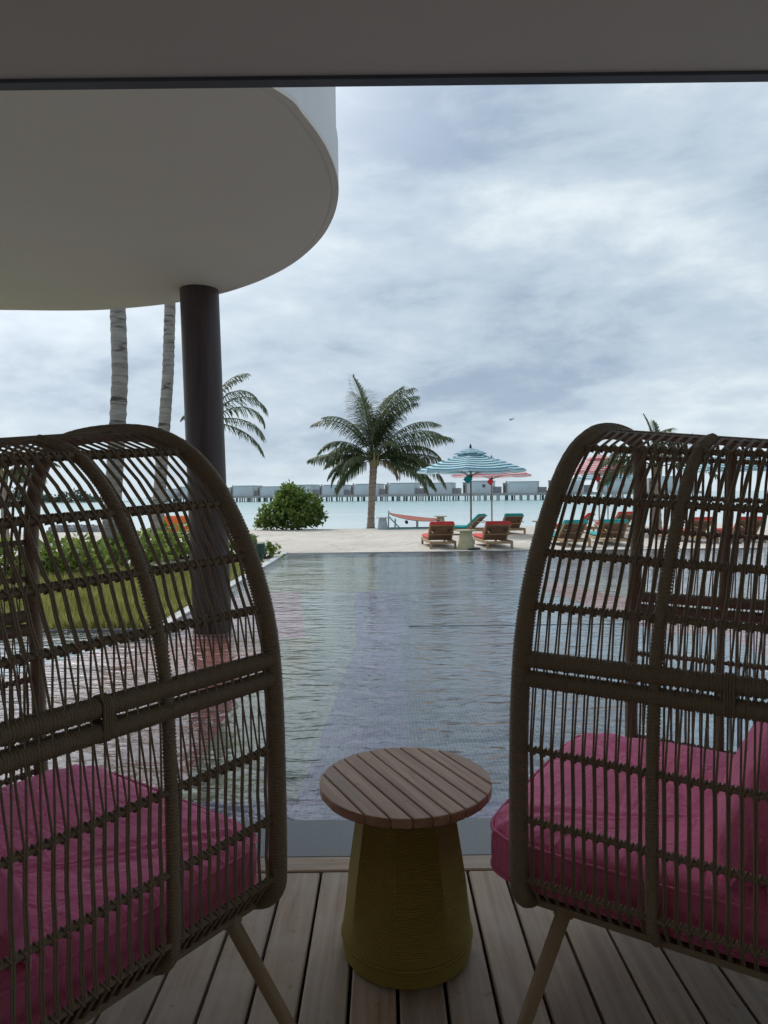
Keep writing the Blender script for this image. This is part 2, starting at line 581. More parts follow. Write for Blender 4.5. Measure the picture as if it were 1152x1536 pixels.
# ------------------------------------------------------------------ mesh helpers
class MB:
    def __init__(self):
        self.v = []
        self.f = []
        self.uv = None

    def add(self, verts, faces):
        o = len(self.v)
        self.v.extend([tuple(p) for p in verts])
        self.f.extend([tuple(i + o for i in f) for f in faces])
        return self

    def box(self, x0, x1, y0, y1, z0, z1, bev=0.0, M=None):
        if bev <= 0:
            vs_ = [(x0, y0, z0), (x1, y0, z0), (x1, y1, z0), (x0, y1, z0), (x0, y0, z1), (x1, y0, z1), (x1, y1, z1), (x0, y1, z1)]
            fs = [(3, 2, 1, 0), (4, 5, 6, 7), (0, 1, 5, 4), (1, 2, 6, 5), (2, 3, 7, 6), (3, 0, 4, 7)]
        else:
            b = bev
            vs_ = []
            for sx, xe in ((-1, x0), (1, x1)):
                for sy, ye in ((-1, y0), (1, y1)):
                    for sz, ze in ((-1, z0), (1, z1)):
                        vs_ += [(xe, ye - sy * b, ze - sz * b), (xe - sx * b, ye, ze - sz * b), (xe - sx * b, ye - sy * b, ze)]

            def ix(a, b_, c, k):
                return (a * 4 + b_ * 2 + c) * 3 + k
            fs = []
            for a in (0, 1):
                q = [ix(a, 0, 0, 0), ix(a, 1, 0, 0), ix(a, 1, 1, 0), ix(a, 0, 1, 0)]
                fs.append(tuple(q if a else q[::-1]))
                q = [ix(0, a, 0, 1), ix(1, a, 0, 1), ix(1, a, 1, 1), ix(0, a, 1, 1)]
                fs.append(tuple(q[::-1] if a else q))
                q = [ix(0, 0, a, 2), ix(1, 0, a, 2), ix(1, 1, a, 2), ix(0, 1, a, 2)]
                fs.append(tuple(q if a else q[::-1]))
            for a in (0, 1):
                for b_ in (0, 1):
                    fs.append((ix(a, b_, 0, 0), ix(a, b_, 1, 0), ix(a, b_, 1, 1), ix(a, b_, 0, 1)))
                    fs.append((ix(a, 0, b_, 0), ix(a, 1, b_, 0), ix(a, 1, b_, 2), ix(a, 0, b_, 2)))
                    fs.append((ix(0, a, b_, 1), ix(1, a, b_, 1), ix(1, a, b_, 2), ix(0, a, b_, 2)))
                    for c in (0, 1):
                        fs.append((ix(a, b_, c, 0), ix(a, b_, c, 1), ix(a, b_, c, 2)))
        if M is not None:
            vs_ = [tuple(M @ Vector(p)) for p in vs_]
        return self.add(vs_, fs)

    def tube(self, pts, rad, sides=8, closed=False, caps=True):
        P = np.array([tuple(p) for p in pts], float)
        n = len(P)
        rad = np.full(n, rad, float) if np.isscalar(rad) else np.array(rad, float)
        if closed:
            T = np.roll(P, -1, 0) - np.roll(P, 1, 0)
        else:
            T = np.gradient(P, axis=0)
        T /= np.linalg.norm(T, axis=1)[:, None] + 1e-12
        ref = np.array([0, 0, 1.0]) if abs(T[0][2]) < 0.9 else np.array([1.0, 0, 0])
        u = np.cross(T[0], ref)
        u /= np.linalg.norm(u)
        U = np.empty_like(P)
        for i in range(n):
            u = u - T[i] * np.dot(u, T[i])
            u /= np.linalg.norm(u) + 1e-12
            U[i] = u
        W = np.cross(T, U)
        a = np.arange(sides) * 2 * math.pi / sides
        ring = (np.cos(a)[None, :, None] * U[:, None, :] + np.sin(a)[None, :, None] * W[:, None, :]) * rad[:, None, None] + P[:, None, :]
        fs = []
        m = n if closed else n - 1
        for i in range(m):
            j = (i + 1) % n
            for k in range(sides):
                k2 = (k + 1) % sides
                fs.append((i * sides + k, i * sides + k2, j * sides + k2, j * sides + k))
        if caps and not closed:
            fs.append(tuple(range(sides))[::-1])
            fs.append(tuple((n - 1) * sides + k for k in range(sides)))
        return self.add(ring.reshape(-1, 3), fs)

    def lathe(self, prof, seg=24, cx=0, cy=0, wob=None):
        vs_, fs = [], []
        for (r, z) in prof:
            for k in range(seg):
                a = 2 * math.pi * k / seg
                rr = r * (wob(a, z) if wob else 1)
                vs_.append((cx + rr * math.cos(a), cy + rr * math.sin(a), z))
        n = len(prof)
        for i in range(n - 1):
            for k in range(seg):
                k2 = (k + 1) % seg
                fs.append((i * seg + k, i * seg + k2, (i + 1) * seg + k2, (i + 1) * seg + k))
        fs.append(tuple(range(seg))[::-1])
        fs.append(tuple((n - 1) * seg + k for k in range(seg)))
        return self.add(vs_, fs)

    def prism(self, poly, z0, z1):
        n = len(poly)
        vs_ = [(x, y, z0) for x, y in poly] + [(x, y, z1) for x, y in poly]
        ar = sum(poly[i][0] * poly[(i + 1) % n][1] - poly[(i + 1) % n][0] * poly[i][1] for i in range(n))
        fs = [tuple(range(n))[::-1], tuple(range(n, 2 * n))] + [(i, (i + 1) % n, n + (i + 1) % n, n + i) for i in range(n)]
        if ar < 0:
            fs = [f[::-1] for f in fs]
        return self.add(vs_, fs)

    def sheet(self, poly, z):
        n = len(poly)
        ar = sum(poly[i][0] * poly[(i + 1) % n][1] - poly[(i + 1) % n][0] * poly[i][1] for i in range(n))
        f = tuple(range(n)) if ar > 0 else tuple(range(n))[::-1]
        return self.add([(x, y, z) for x, y in poly], [f])

    def mesh(self, name, mat, smooth=False):
        me = bpy.data.meshes.new(name)
        me.from_pydata(self.v, [], self.f)
        if mat:
            me.materials.append(MATS[mat])
        if smooth:
            me.shade_smooth()
            if smooth == 'auto':
                me.set_sharp_from_angle(angle=R(38))
        if self.uv:
            ul = me.uv_layers.new(name='UVMap')
            for lp in me.loops:
                ul.data[lp.index].uv = self.uv[lp.vertex_index]
        me.update()
        return me

    def build(self, name, mat, parent=None, smooth=False, **props):
        return link(name, self.mesh(name, mat, smooth), parent, **props)


def link(name, me, parent=None, loc=None, **props):
    o = bpy.data.objects.new(name, me)
    col.objects.link(o)
    if parent is not None:
        o.parent = parent
    if loc is not None:
        o.location = loc
    for k, v in props.items():
        o[k] = v
    return o


def tag(o, label, cat, group=None, kind=None):
    o['label'] = label
    o['category'] = cat
    if group:
        o['group'] = group
    if kind:
        o['kind'] = kind
    return o


def thing(name, label, cat, loc=(0, 0, 0), rz=0.0, group=None):
    o = bpy.data.objects.new(name, None)
    col.objects.link(o)
    o.empty_display_size = 0.1
    o.location = loc
    o.rotation_euler = (0, 0, rz)
    return tag(o, label, cat, group)


KIDS = {}


def copy_tree(o, parent=None):
    c = o.copy()
    col.objects.link(c)
    if parent is not None:
        c.parent = parent
    for ch in list(o.children):
        copy_tree(ch, c)
    return c


def struct(o):
    o['kind'] = 'structure'
    return o


# ------------------------------------------------------------------ ground, sea, pool
POOL_Y0, POOL_MID, POOL_Y1 = 2.508, 6.30, 14.45
POOL_XL, POOL_XR, NEAR_XL = -2.05, 11.0, -9.0
WZ = -0.022
FZ = -0.125
FZ2 = FZ


def sand_z(x, y):
    z = -0.03
    if y > 24:
        z -= 0.0016 * (y - 24) ** 2 * 6
    if y > 30:
        z = max(z, -2.4)
    z += 0.025 * math.sin(x * 0.9 + 0.7 * y) * math.sin(0.53 * y + x * 0.21) * min(1, max(0, (y - 15) / 4))
    return z


m = MB()


def grid(xs, ys, zf):
    o = [(x, y, zf(x, y)) for y in ys for x in xs]
    nx = len(xs)
    fs = [(j * nx + i, j * nx + i + 1, (j + 1) * nx + i + 1, (j + 1) * nx + i) for j in range(len(ys) - 1) for i in range(nx - 1)]
    m.add(o, fs)


xs_far = [-400, -150, -80] + [-60 + 1.0 * i for i in range(121)] + [80, 150, 400]
grid(xs_far, [POOL_Y1 + 0.055] + [15 + 0.5 * i for i in range(50)] + [42, 60, 120, 600, 4000], lambda x, y: sand_z(x, y) if y < 38 else -2.4)
grid([-60, -40, -20, -10, -6, -4, POOL_XL - 0.13], [POOL_MID - 0.0, 8, 10, 12, 14, POOL_Y1 + 0.055], lambda x, y: -0.03)
grid([POOL_XR + 0.12, 14, 20, 60], [-40, 2.2, 6, 10, POOL_Y1 + 0.055], lambda x, y: -0.03)
grid([-60, -20, NEAR_XL - 0.12], [-40, 0, POOL_MID], lambda x, y: -0.03)
grid([NEAR_XL - 0.12, -6.0], [-40, -3.06, 2.24], lambda x, y: -0.03)
grid([6.0, POOL_XR + 0.12], [-40, -3.06, 2.24], lambda x, y: -0.03)
grid([-6.0, 6.0], [-40, -20, -3.06], lambda x, y: -0.03)
struct(m.build('sand_beach', 'sand', None, True))
m = MB()
m.add([(-6000, 30, -0.80), (6000, 30, -0.80), (6000, 9000, -0.80), (-6000, 9000, -0.80)], [(0, 1, 2, 3)])
struct(m.build('sea', 'sea_water'))

# pool shell: floor with coloured mosaic bands, walls, step, weir
m = MB()
m.sheet([(NEAR_XL, POOL_Y0), (POOL_XR, POOL_Y0), (POOL_XR, POOL_Y1), (NEAR_XL, POOL_Y1)], FZ)
m.box(NEAR_XL, POOL_XR, POOL_Y1, POOL_Y1 + 0.05, FZ, WZ + 0.006)
m.box(POOL_XL - 0.12, POOL_XL - 0.004, POOL_MID + 0.004, POOL_Y1 - 0.004, FZ, WZ + 0.01)
m.box(NEAR_XL, POOL_XL - 0.004, POOL_MID - 0.05, POOL_MID, FZ, WZ + 0.012)
m.box(NEAR_XL - 0.1, NEAR_XL, POOL_Y0, POOL_MID, FZ, WZ + 0.02)
m.box(POOL_XR, POOL_XR + 0.1, POOL_Y0, POOL_Y1, FZ, WZ + 0.02)
pool = struct(m.build('pool_basin', 'mosaic_grey'))


def fl(px, py):
    p = at_z(px, py, FZ)
    return (p.x, p.y)


# band corners are plan points on the pool floor
def clipband(pts):
    return [(min(max(x, NEAR_XL + 0.01), POOL_XR - 0.01), min(max(y, POOL_Y0 + 0.01), POOL_Y1 - 0.01)) for x, y in pts]


YM = POOL_MID + 0.01
bands = [
    ('mosaic_teal', [(NEAR_XL, POOL_Y0), (-5.2, POOL_Y0), (-3.0, YM), (NEAR_XL, YM)]),
    ('mosaic_blue', [(-5.2, POOL_Y0), (-3.9, POOL_Y0), (-2.3, YM), (-3.0, YM)]),
    ('mosaic_pink', [(-3.9, POOL_Y0), (-2.5, POOL_Y0), (-2.0, YM), (-2.3, YM)]),
    ('mosaic_red', [(-2.5, POOL_Y0), (-0.92, POOL_Y0), (-1.0, YM), (-2.0, YM)]),
    ('mosaic_yellow', [(-0.92, POOL_Y0), (-0.62, POOL_Y0), (-0.62, YM), (-1.0, YM)]),
    ('mosaic_green', [(-0.62, POOL_Y0), (-0.41, POOL_Y0), (-0.25, YM), (-0.62, YM)]),
    ('mosaic_purple', [(-0.41, POOL_Y0), (0.13, POOL_Y0), (0.13, YM), (-0.25, YM)]),
    ('mosaic_slate', [(0.13, POOL_Y0), (1.6, POOL_Y0), (1.55, YM), (0.13, YM)]),
    ('mosaic_blue', [(1.6, POOL_Y0), (2.8, POOL_Y0), (3.1, YM), (1.55, YM)]),
    ('mosaic_pink', [(2.8, POOL_Y0), (4.4, POOL_Y0), (4.3, YM), (3.1, YM)]),
    ('mosaic_green', [(4.4, POOL_Y0), (6.0, POOL_Y0), (5.6, YM), (4.3, YM)]),
    ('mosaic_slate', [(6.0, POOL_Y0), (POOL_XR, POOL_Y0), (POOL_XR, YM), (5.6, YM)]),
    # beyond the weir
    ('mosaic_pink', [(POOL_XL, YM), (-0.75, YM), (-1.15, 9.3), (POOL_XL, 9.3)]),
    ('mosaic_green', [(-0.75, YM), (-0.28, YM), (-0.42, 9.3), (-1.15, 9.3)]),
    ('mosaic_purple', [(-0.28, YM), (0.20, YM), (0.20, 9.3), (-0.42, 9.3)]),
    ('mosaic_yellow', [(POOL_XL, 9.3), (-0.1, 9.3), (-0.3, POOL_Y1), (POOL_XL, POOL_Y1)]),
    ('mosaic_slate', [(0.20, YM), (1.25, YM), (1.1, 9.3), (0.20, 9.3)]),
    ('mosaic_grey', [(-0.1, 9.3), (1.1, 9.3), (1.3, POOL_Y1), (-0.3, POOL_Y1)]),
    ('mosaic_blue', [(1.25, YM), (2.55, YM), (2.1, 9.3), (2.2, POOL_Y1), (1.3, POOL_Y1), (1.1, 9.3)]),
    ('mosaic_red', [(2.55, YM), (3.6, YM), (2.6, 10.0), (2.15, 10.0)]),
    ('mosaic_green', [(3.6, YM), (4.5, YM), (3.2, 11.0), (2.6, 10.0)]),
    ('mosaic_slate', [(2.15, 10.02), (2.6, 10.02), (3.2, 11.02), (4.5, YM), (POOL_XR, YM), (POOL_XR, POOL_Y1), (2.2, POOL_Y1)]),
]
for mat, pts in bands:
    m = MB()
    m.sheet(clipband(pts), FZ + 0.006 if pts[0][1] < 5 else FZ2 + 0.006)
    m.build('mosaic_band', mat, pool)
m = MB()
m.box(NEAR_XL + 0.01, POOL_XR - 0.01, POOL_Y0 + 0.002, 2.80, FZ + 0.012, -0.065)
m.build('pool_step', 'mosaic_purple', pool)
m = MB()
m.box(0.22, POOL_XR - 0.5, POOL_MID + 0.0, POOL_MID + 0.018, WZ - 0.004, WZ + 0.0015)
m.build('overflow_strip', 'roof_edge', pool)
m = MB()
m.sheet([(NEAR_XL + 0.005, POOL_Y0 + 0.001), (POOL_XR - 0.005, POOL_Y0 + 0.001), (POOL_XR - 0.005, POOL_Y1 - 0.005), (POOL_XL, POOL_Y1 - 0.005), (POOL_XL, POOL_MID - 0.055), (NEAR_XL + 0.005, POOL_MID - 0.055)], WZ)
struct(m.build('pool_water', 'pool_water'))

m = MB()
m.box(POOL_XL - 0.125, POOL_XL - 0.002, POOL_MID - 0.052, POOL_Y1 + 0.01, WZ + 0.004, 0.004, 0.003)
tag(m.build('pool_coping', 'coping_pale'), 'pale stone coping strip along the lawn side of the pool', 'coping')
m = MB()
m.box(-9.1, 11.0, 2.246, POOL_Y0, -0.30, -0.004, 0.004)
tag(m.build('granite_coping', 'granite'), 'grey speckled stone coping between the wooden deck and the pool', 'coping')

# ------------------------------------------------------------------ deck, building
deck = struct(MB().box(-6.0, 6.0, -3.06, 2.24, -0.5, -0.06).build('deck', 'void_shade'))
pitch, gapw = 0.1165, 0.0085
x = -3.0 + 0.049
i = 0
pm = MB().box(-(pitch - gapw) / 2, (pitch - gapw) / 2, -2.6, 2.6, -0.028, 0.0, 0.004).mesh('plank', 'deck_wood')
while x < 3.0:
    o = link('plank', pm, deck, (x, 2.147 - 2.6, -0.0006 * (i % 3)))
    x += pitch
    i += 1
pm = MB().box(-1.5, 1.5, -0.042, 0.042, -0.028, 0.0, 0.004).mesh('border_plank', 'deck_wood_cross')
for bx in (-4.52, -1.51, 1.5, 4.51):
    link('border_plank', pm, deck, (bx, 2.198, 0.0))

ROOF_Z, ROOF_Y = 2.665, 2.47
roof = thing('porch_roof', 'flat grey porch ceiling with dark edge strip across the top of the view', 'roof', (0, 0, ROOF_Z))
MB().box(-5.2, 5.2, -2.6, ROOF_Y - 0.05, 0.0, 0.10).build('ceiling_panel', 'ceiling_plaster', roof)
MB().box(-5.2, 5.2, ROOF_Y - 0.05, ROOF_Y, -0.012, 0.13, 0.003).build('edge_strip', 'roof_edge', roof)
for sx in (-1, 1):
    for yy in (1.9,):
        MB().tube([(sx * 4.8, yy, -ROOF_Z + 0.001), (sx * 4.8, yy, -0.001)], 0.12, 20).build('post', 'column_paint', roof, 'auto')

wall = thing('added_back_wall', 'plain brown wall added out of view behind the porch to dim the seating', 'wall', (0, -2.62, 0))
MB().box(-4.9, 4.9, -0.1, 0.0, 0.001, ROOF_Z - 0.002).build('wall_panel', 'bounce_wall', wall)  # unseen wall, added to hold back light from behind the seating
# curved canopy over the pool, carried by a column
CZ = 3.23
outl_px = [(-700, 440), (-300, 462), (0, 465), (90, 466), (150, 465), (215, 460), (270, 453), (330, 441), (375, 427), (410, 412), (440, 395), (465, 375),
           (485, 353), (499, 328), (506, 305), (508, 283), (505, 262), (498, 240), (487, 217), (473, 195), (455, 172), (433, 147)]
pts = []
for px, py in outl_px:
    p = at_z(px, py, CZ)
    pts.append((p.x, p.y))
pts += [(-0.66, 3.32), (-0.95, 3.16), (-1.4, 3.10), (-9.0, 3.10)]


def smooth_poly(pts, k=4):
    out = []
    n = len(pts)
    for i in range(n - 1):
        p0, p1, p2, p3 = pts[max(i - 1, 0)], pts[i], pts[i + 1], pts[min(i + 2, n - 1)]
        for j in range(k):
            t_ = j / k
            q = []
            for a in (0, 1):
                q.append(0.5 * (2 * p1[a] + (p2[a] - p0[a]) * t_ + (2 * p0[a] - 5 * p1[a] + 4 * p2[a] - p3[a]) * t_ ** 2 + (3 * p1[a] - p0[a] - 3 * p2[a] + p3[a]) * t_ ** 3))
            out.append(tuple(q))
    out.append(pts[-1])
    return out


pp = smooth_poly(pts, 5)


def inset(poly, d):
    out = []
    n = len(poly)
    for i in range(n):
        a, b = Vector(poly[i - 1]), Vector(poly[(i + 1) % n])
        tv = (b - a).normalized()
        nrm = Vector((tv.y, -tv.x))
        out.append((poly[i][0] + nrm.x * d, poly[i][1] + nrm.y * d))
    return out


ar = sum(pp[i][0] * pp[(i + 1) % len(pp)][1] - pp[(i + 1) % len(pp)][0] * pp[i][1] for i in range(len(pp)))
sg = 1 if ar < 0 else -1
canopy = thing('curved_canopy', 'white curved canopy with rounded edge above the pool at left', 'canopy', (0, 0, CZ))
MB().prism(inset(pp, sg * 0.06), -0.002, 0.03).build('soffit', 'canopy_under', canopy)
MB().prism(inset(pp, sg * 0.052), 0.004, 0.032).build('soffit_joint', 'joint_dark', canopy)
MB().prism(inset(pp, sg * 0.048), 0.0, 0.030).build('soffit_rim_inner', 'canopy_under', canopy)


def band(name, mat, z0, z1, off0, off1):
    a = inset(pp, sg * off0)
    b = inset(pp, sg * off1)
    n = len(a)
    mm = MB()
    v_ = [(x, y, z0) for x, y in a] + [(x, y, z1) for x, y in a] + [(x, y, z0) for x, y in b] + [(x, y, z1) for x, y in b]
    f_ = []
    for i in range(n):
        j = (i + 1) % n
        f_ += [(i, j, n + j, n + i), (2 * n + j, 2 * n + i, 3 * n + i, 3 * n + j), (n + i, n + j, 3 * n + j, 3 * n + i), (j, i, 2 * n + i, 2 * n + j)]
    mm.add(v_, f_)
    return mm.build(name, mat, canopy, 'auto')


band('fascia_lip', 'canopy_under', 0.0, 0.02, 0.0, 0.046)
band('fascia_panel', 'canopy_white', 0.021, 0.30, 0.0, 0.05)
band('fascia_joint', 'joint_dark', 0.30, 0.306, 0.006, 0.05)
band('fascia_panel', 'canopy_white', 0.306, 0.72, 0.012, 0.05)
MB().prism(inset(pp, sg * 0.04), 0.70, 0.715).build('canopy_top', 'canopy_white', canopy)

ct = at_z(295, 430, CZ)
cb = at_z(315, 934, WZ)
cbase = Vector((cb.x, cb.y + 0.10, FZ))
lean = (Vector((ct.x, cb.y + 0.16, CZ)) - Vector((cb.x, cb.y + 0.10, WZ)))
colm = thing('canopy_column', 'thick dark brown round column standing in the pool under the canopy', 'column', cbase)
mm = MB()
L_ = CZ + 0.01 - FZ
pth, rd = [], []
for k in range(9):
    f = k / 8
    pth.append((lean.x * f * 1.05, lean.y * f * 1.05, L_ * f))
    rd.append(0.187)
mm.tube(pth, rd, 40)
mm.build('shaft', 'column_paint', colm, 'auto')

# ------------------------------------------------------------------ wicker lounge chair
HW, SIDE, BACK = 0.50, 0.55, 0.40
ZW = [(0.375, 0.0, 0.0), (0.66, 0.0, 0.0), (0.85, 0.0, 0.008), (0.962, 0.010, 0.018), (1.073, 0.038, 0.032), (1.187, 0.090, 0.05), (1.255, 0.140, 0.06),
      (1.302, 0.195, 0.07), (1.332, 0.260, 0.08), (1.347, 0.32, 0.085), (1.355, 0.40, 0.088), (1.358, 0.50, 0.09)]
ZC = [(0.290, 0.16), (0.291, 0.12), (0.300, 0.07), (0.318, 0.032), (0.345, 0.008), (0.375, 0.0)]


def interp(z, k):
    if z <= ZW[0][0]:
        return ZW[0][k]
    for a, b in zip(ZW, ZW[1:]):
        if z <= b[0]:
            f = (z - a[0]) / (b[0] - a[0])
            f2 = f
            return a[k] + (b[k] - a[k]) * f2
    return ZW[-1][k]


# base outline, dense, with arc length
base = []
for k in range(56):
    base.append((-HW, SIDE * k / 56))
for k in range(101):
    a = math.pi * k / 100
    base.append((-HW * math.cos(a), SIDE + BACK * math.sin(a) ** 0.9))
for k in range(55, -1, -1):
    base.append((HW, SIDE * k / 56))
base = np.array(base)
arc = np.concatenate([[0], np.cumsum(np.linalg.norm(np.diff(base, axis=0), axis=1))])
S_TOT = arc[-1]


def shell(s, w, b, z, off=0.0):
    s = min(max(s, 0.0), S_TOT)
    x = np.interp(s, arc, base[:, 0])
    t_ = np.interp(s, arc, base[:, 1])
    k = 1 - (w - off) / HW
    over = max(0.0, t_ - SIDE)
    t2 = min(t_, SIDE) + over * (1 - (w - off) / HW * 0.8) + b * max(0.0, 1 - t_ / 1.1)
    sl = np.interp(z, [0.90, 1.073, 1.187, 1.305, 1.362], [0.0, 0.04, 0.055, 0.075, 0.125])
    return (x * k, t2, z - sl * min(t_, 0.6))


def shell_z(s, z, off=0.0):
    return shell(s, interp(z, 1), interp(z, 2), z, off)


def wrapped(mm, pts, r, sides, wrap=0.0068, amp=0.0011):
    """a tube bound tightly with cord: fine rings along its length"""
    P = np.array(pts, float)
    al = np.concatenate([[0], np.cumsum(np.linalg.norm(np.diff(P, axis=0), axis=1))])
    n = int(al[-1] / wrap) * 3 + 1
    ss = np.linspace(0, al[-1], n)
    Q = np.stack([np.interp(ss, al, P[:, k]) for k in range(3)], 1)
    rad = np.array([r + (amp if (i % 3) else -amp * 1.6) + 0.0004 * math.sin(i * 1.7) for i in range(n)])
    mm.tube(Q, rad, sides)


def smooth3(pts, it=3):
    P = [np.array(p, float) for p in pts]
    for _ in range(it):
        out = [P[0]]
        for a, b in zip(P, P[1:]):
            out += [a * 0.75 + b * 0.25, a * 0.25 + b * 0.75]
        out.append(P[-1])
        P = out
    return P


chair = thing('wicker_lounge_chair', '', 'chair')
CORD = 'cord_brown'
# front rim, one arch
half = [(-(HW - w), 0.0, z) for z, w in ZC[:-1]] + [(-(HW - w), b, z) for z, w, b in ZW]
other = [(-p[0], p[1], p[2]) for p in reversed(half[:-1])]
rim_path = smooth3(half + other, 2)
mm = MB()
wrapped(mm, rim_path, 0.0198, 12)
mm.build('front_rim', CORD, chair, True)
# upright ribs
rib_s = [0.27]
sb = arc[56]
rib_s += [sb + (S_TOT / 2 - sb) * 0.36, S_TOT / 2]
rib_all = sorted(set([round(s, 4) for s in rib_s] + [round(S_TOT - s, 4) for s in rib_s]))
for s in rib_all:
    p_ = [shell(s, w, 0, z) for z, w in ZC[:-1]]
    zs = [0.375, 0.5, 0.66, 0.85, 0.962, 1.02, 1.073, 1.13, 1.187, 1.25, 1.302, 1.332, 1.347]
    p_ += [shell_z(s, z) for z in zs]
    mm = MB()
    wrapped(mm, smooth3(p_, 2), 0.0122, 8)
    mm.build('rib', CORD, chair, True)
# rails
S_IN = 0.0
CP = 0.0218
cord_s = []
k = 0.016
while k < S_TOT - 0.01:
    if all(abs(k - r_) > 0.0125 for r_ in rib_all):
        cord_s.append(k)
    k += CP
thin_rails = [1.302, 1.187, 1.073, 0.962, 0.66, 0.508, 0.378]
for z in thin_rails:
    pth = [shell_z(S_TOT * i / 150, z) for i in range(151)]
    r_ = 0.0062
    mm = MB().tube(pth, r_, 8)
    rail = mm.build('rail', CORD, chair, True)
    lm = MB()
    ring_n = 9
    for ci, s in enumerate(cord_s):
        p0 = np.array(shell_z(s, z))
        tv = np.array(shell_z(s + 0.004, z)) - np.array(shell_z(s - 0.004, z))
        tv /= np.linalg.norm(tv)
        up = np.array([0, 0, 1.0])
        nv = np.cross(tv, up)
        for tilt in (-1, 1):
            cpts = []
            for a in range(ring_n):
                an = 2 * math.pi * a / ring_n
                cpts.append(p0 + (nv * math.cos(an) + up * math.sin(an)) * (r_ + 0.0022) + tv * (tilt * 0.0062 * math.sin(an) + 0.0016 * tilt))
            lm.tube(cpts, 0.0023, 4, closed=True)
    lm.build('lashing', CORD, rail, True)['kind'] = 'stuff'
for z in (0.8515, 0.8105):
    pth = [shell_z(S_TOT * i / 150, z) for i in range(151)]
    mm = MB()
    wrapped(mm, pth, 0.0175, 10, 0.0056, 0.0009)
    mm.build('arm_rail', CORD, chair, True)
for s in (0.40, S_TOT - 0.40):
    mm = MB()
    for dz in range(-9, 10):
        pass
    p0 = np.array(shell_z(s, 0.832))
    tv = np.array(shell_z(s + 0.004, 0.832)) - np.array(shell_z(s - 0.004, 0.832))
    tv /= np.linalg.norm(tv)
    nv = np.cross(tv, [0, 0, 1.0])
    for k in range(4):
        lp = []
        for a in range(20):
            an = 2 * math.pi * a / 20
            lp.append(p0 + tv * (k - 1.5) * 0.0045 + nv * 0.0192 * math.cos(an) + np.array([0, 0, 1.0]) * (0.0185 * math.sin(an) + 0.0202 * np.sign(math.sin(an))))
        mm.tube(lp, 0.0024, 5, closed=True)
    mm.build('arm_rail_binding', CORD, chair, True)
# roof loop and ridge
pth = [shell(S_TOT * i / 120, 0.43, 0.088, 1.354) for i in range(121)]
MB().tube(pth, 0.008, 8).build('roof_rail', CORD, chair, True)
# cords, each a double strand
for ci, s in enumerate(cord_s):
    mm = MB()
    for sd in (-1, 1):
        o1 = 0.0020 * sd
        jit = 0.0016 * math.sin(ci * 5.1)
        pts_ = []
        pts_.append(shell(s + o1 * 0.5, 0.485, 0.088, 1.358, 0.002))
        pts_.append(shell(s + o1, 0.43, 0.088, 1.354, 0.010))
        pts_.append(shell(s + o1, 0.32, 0.085, 1.349, 0.004))
        for z in (1.302, 1.246, 1.187, 1.13, 1.073, 1.018, 0.962):
            ofs = 0.0070 if z in (1.302, 1.187, 1.073, 0.962) else 0.003 + 0.0016 * math.sin(ci * 2.7 + z * 9)
            pts_.append(shell_z(s + o1 + jit * math.sin(z * 23 + ci), z, ofs))
        pts_.append(shell_z(s + sd * 0.0056, 0.868, 0.009 if sd < 0 else -0.006))
        pts_.append(shell_z(s + sd * 0.0056, 0.79, 0.009 if sd < 0 else -0.006))
        pts_.append(shell_z(s + o1, 0.672, 0.009))
        for z in (0.66, 0.58, 0.508, 0.44, 0.378):
            pts_.append(shell_z(s + o1, z, 0.0070 if z in (0.66, 0.508, 0.378) else 0.003))
        pts_.append(shell(s + o1, 0.035, 0, 0.325, 0.004))
        pts_.append(shell(s + o1, 0.10, 0, 0.293))
        mm.tube(pts_, 0.0021, 5, caps=False)
    mm.build('cord', CORD, chair, True)
# seat frame below the cushion
pth = [shell(S_TOT * i / 120, 0.13, 0, 0.288) for i in range(121)]
mm = MB().tube(pth, 0.013, 8)
mm.tube([(-HW + 0.13, 0.0, 0.288), (HW - 0.13, 0.0, 0.288)], 0.015, 8)
mm.build('seat_frame', 'leg_paint', chair, True)
poly = [shell(S_TOT * i / 60, 0.12, 0, 0)[:2] for i in range(61)]
MB().prism(poly, 0.276, 0.296).build('seat_panel', CORD, chair)
poly = [shell(S_TOT * i / 60, 0.05, 0, 0)[:2] for i in range(61)]
MB().prism(poly, 0.2975, 0.312).build('seat_board', CORD, chair)
for sx in (-1, 1):
    for (t0, t1) in ((0.075, 0.0), (0.70, 0.80)):
        mm = MB()
        xt = 0.43 if t0 < 0.3 else 0.33
        xb = 0.585 if t0 < 0.3 else 0.45
        mm.tube([(sx * xt, t0, 0.300), (sx * xt * 1.02, t0, 0.285)], 0.021, 12)
        mm.tube([(sx * xt, t0, 0.292), (sx * (xt + (xb - xt) * 0.5), (t0 + t1) / 2, 0.146), (sx * xb, t1, 0.0)], [0.0165, 0.0155, 0.0135], 14)
        mm.build('leg', 'leg_paint', chair, 'auto')


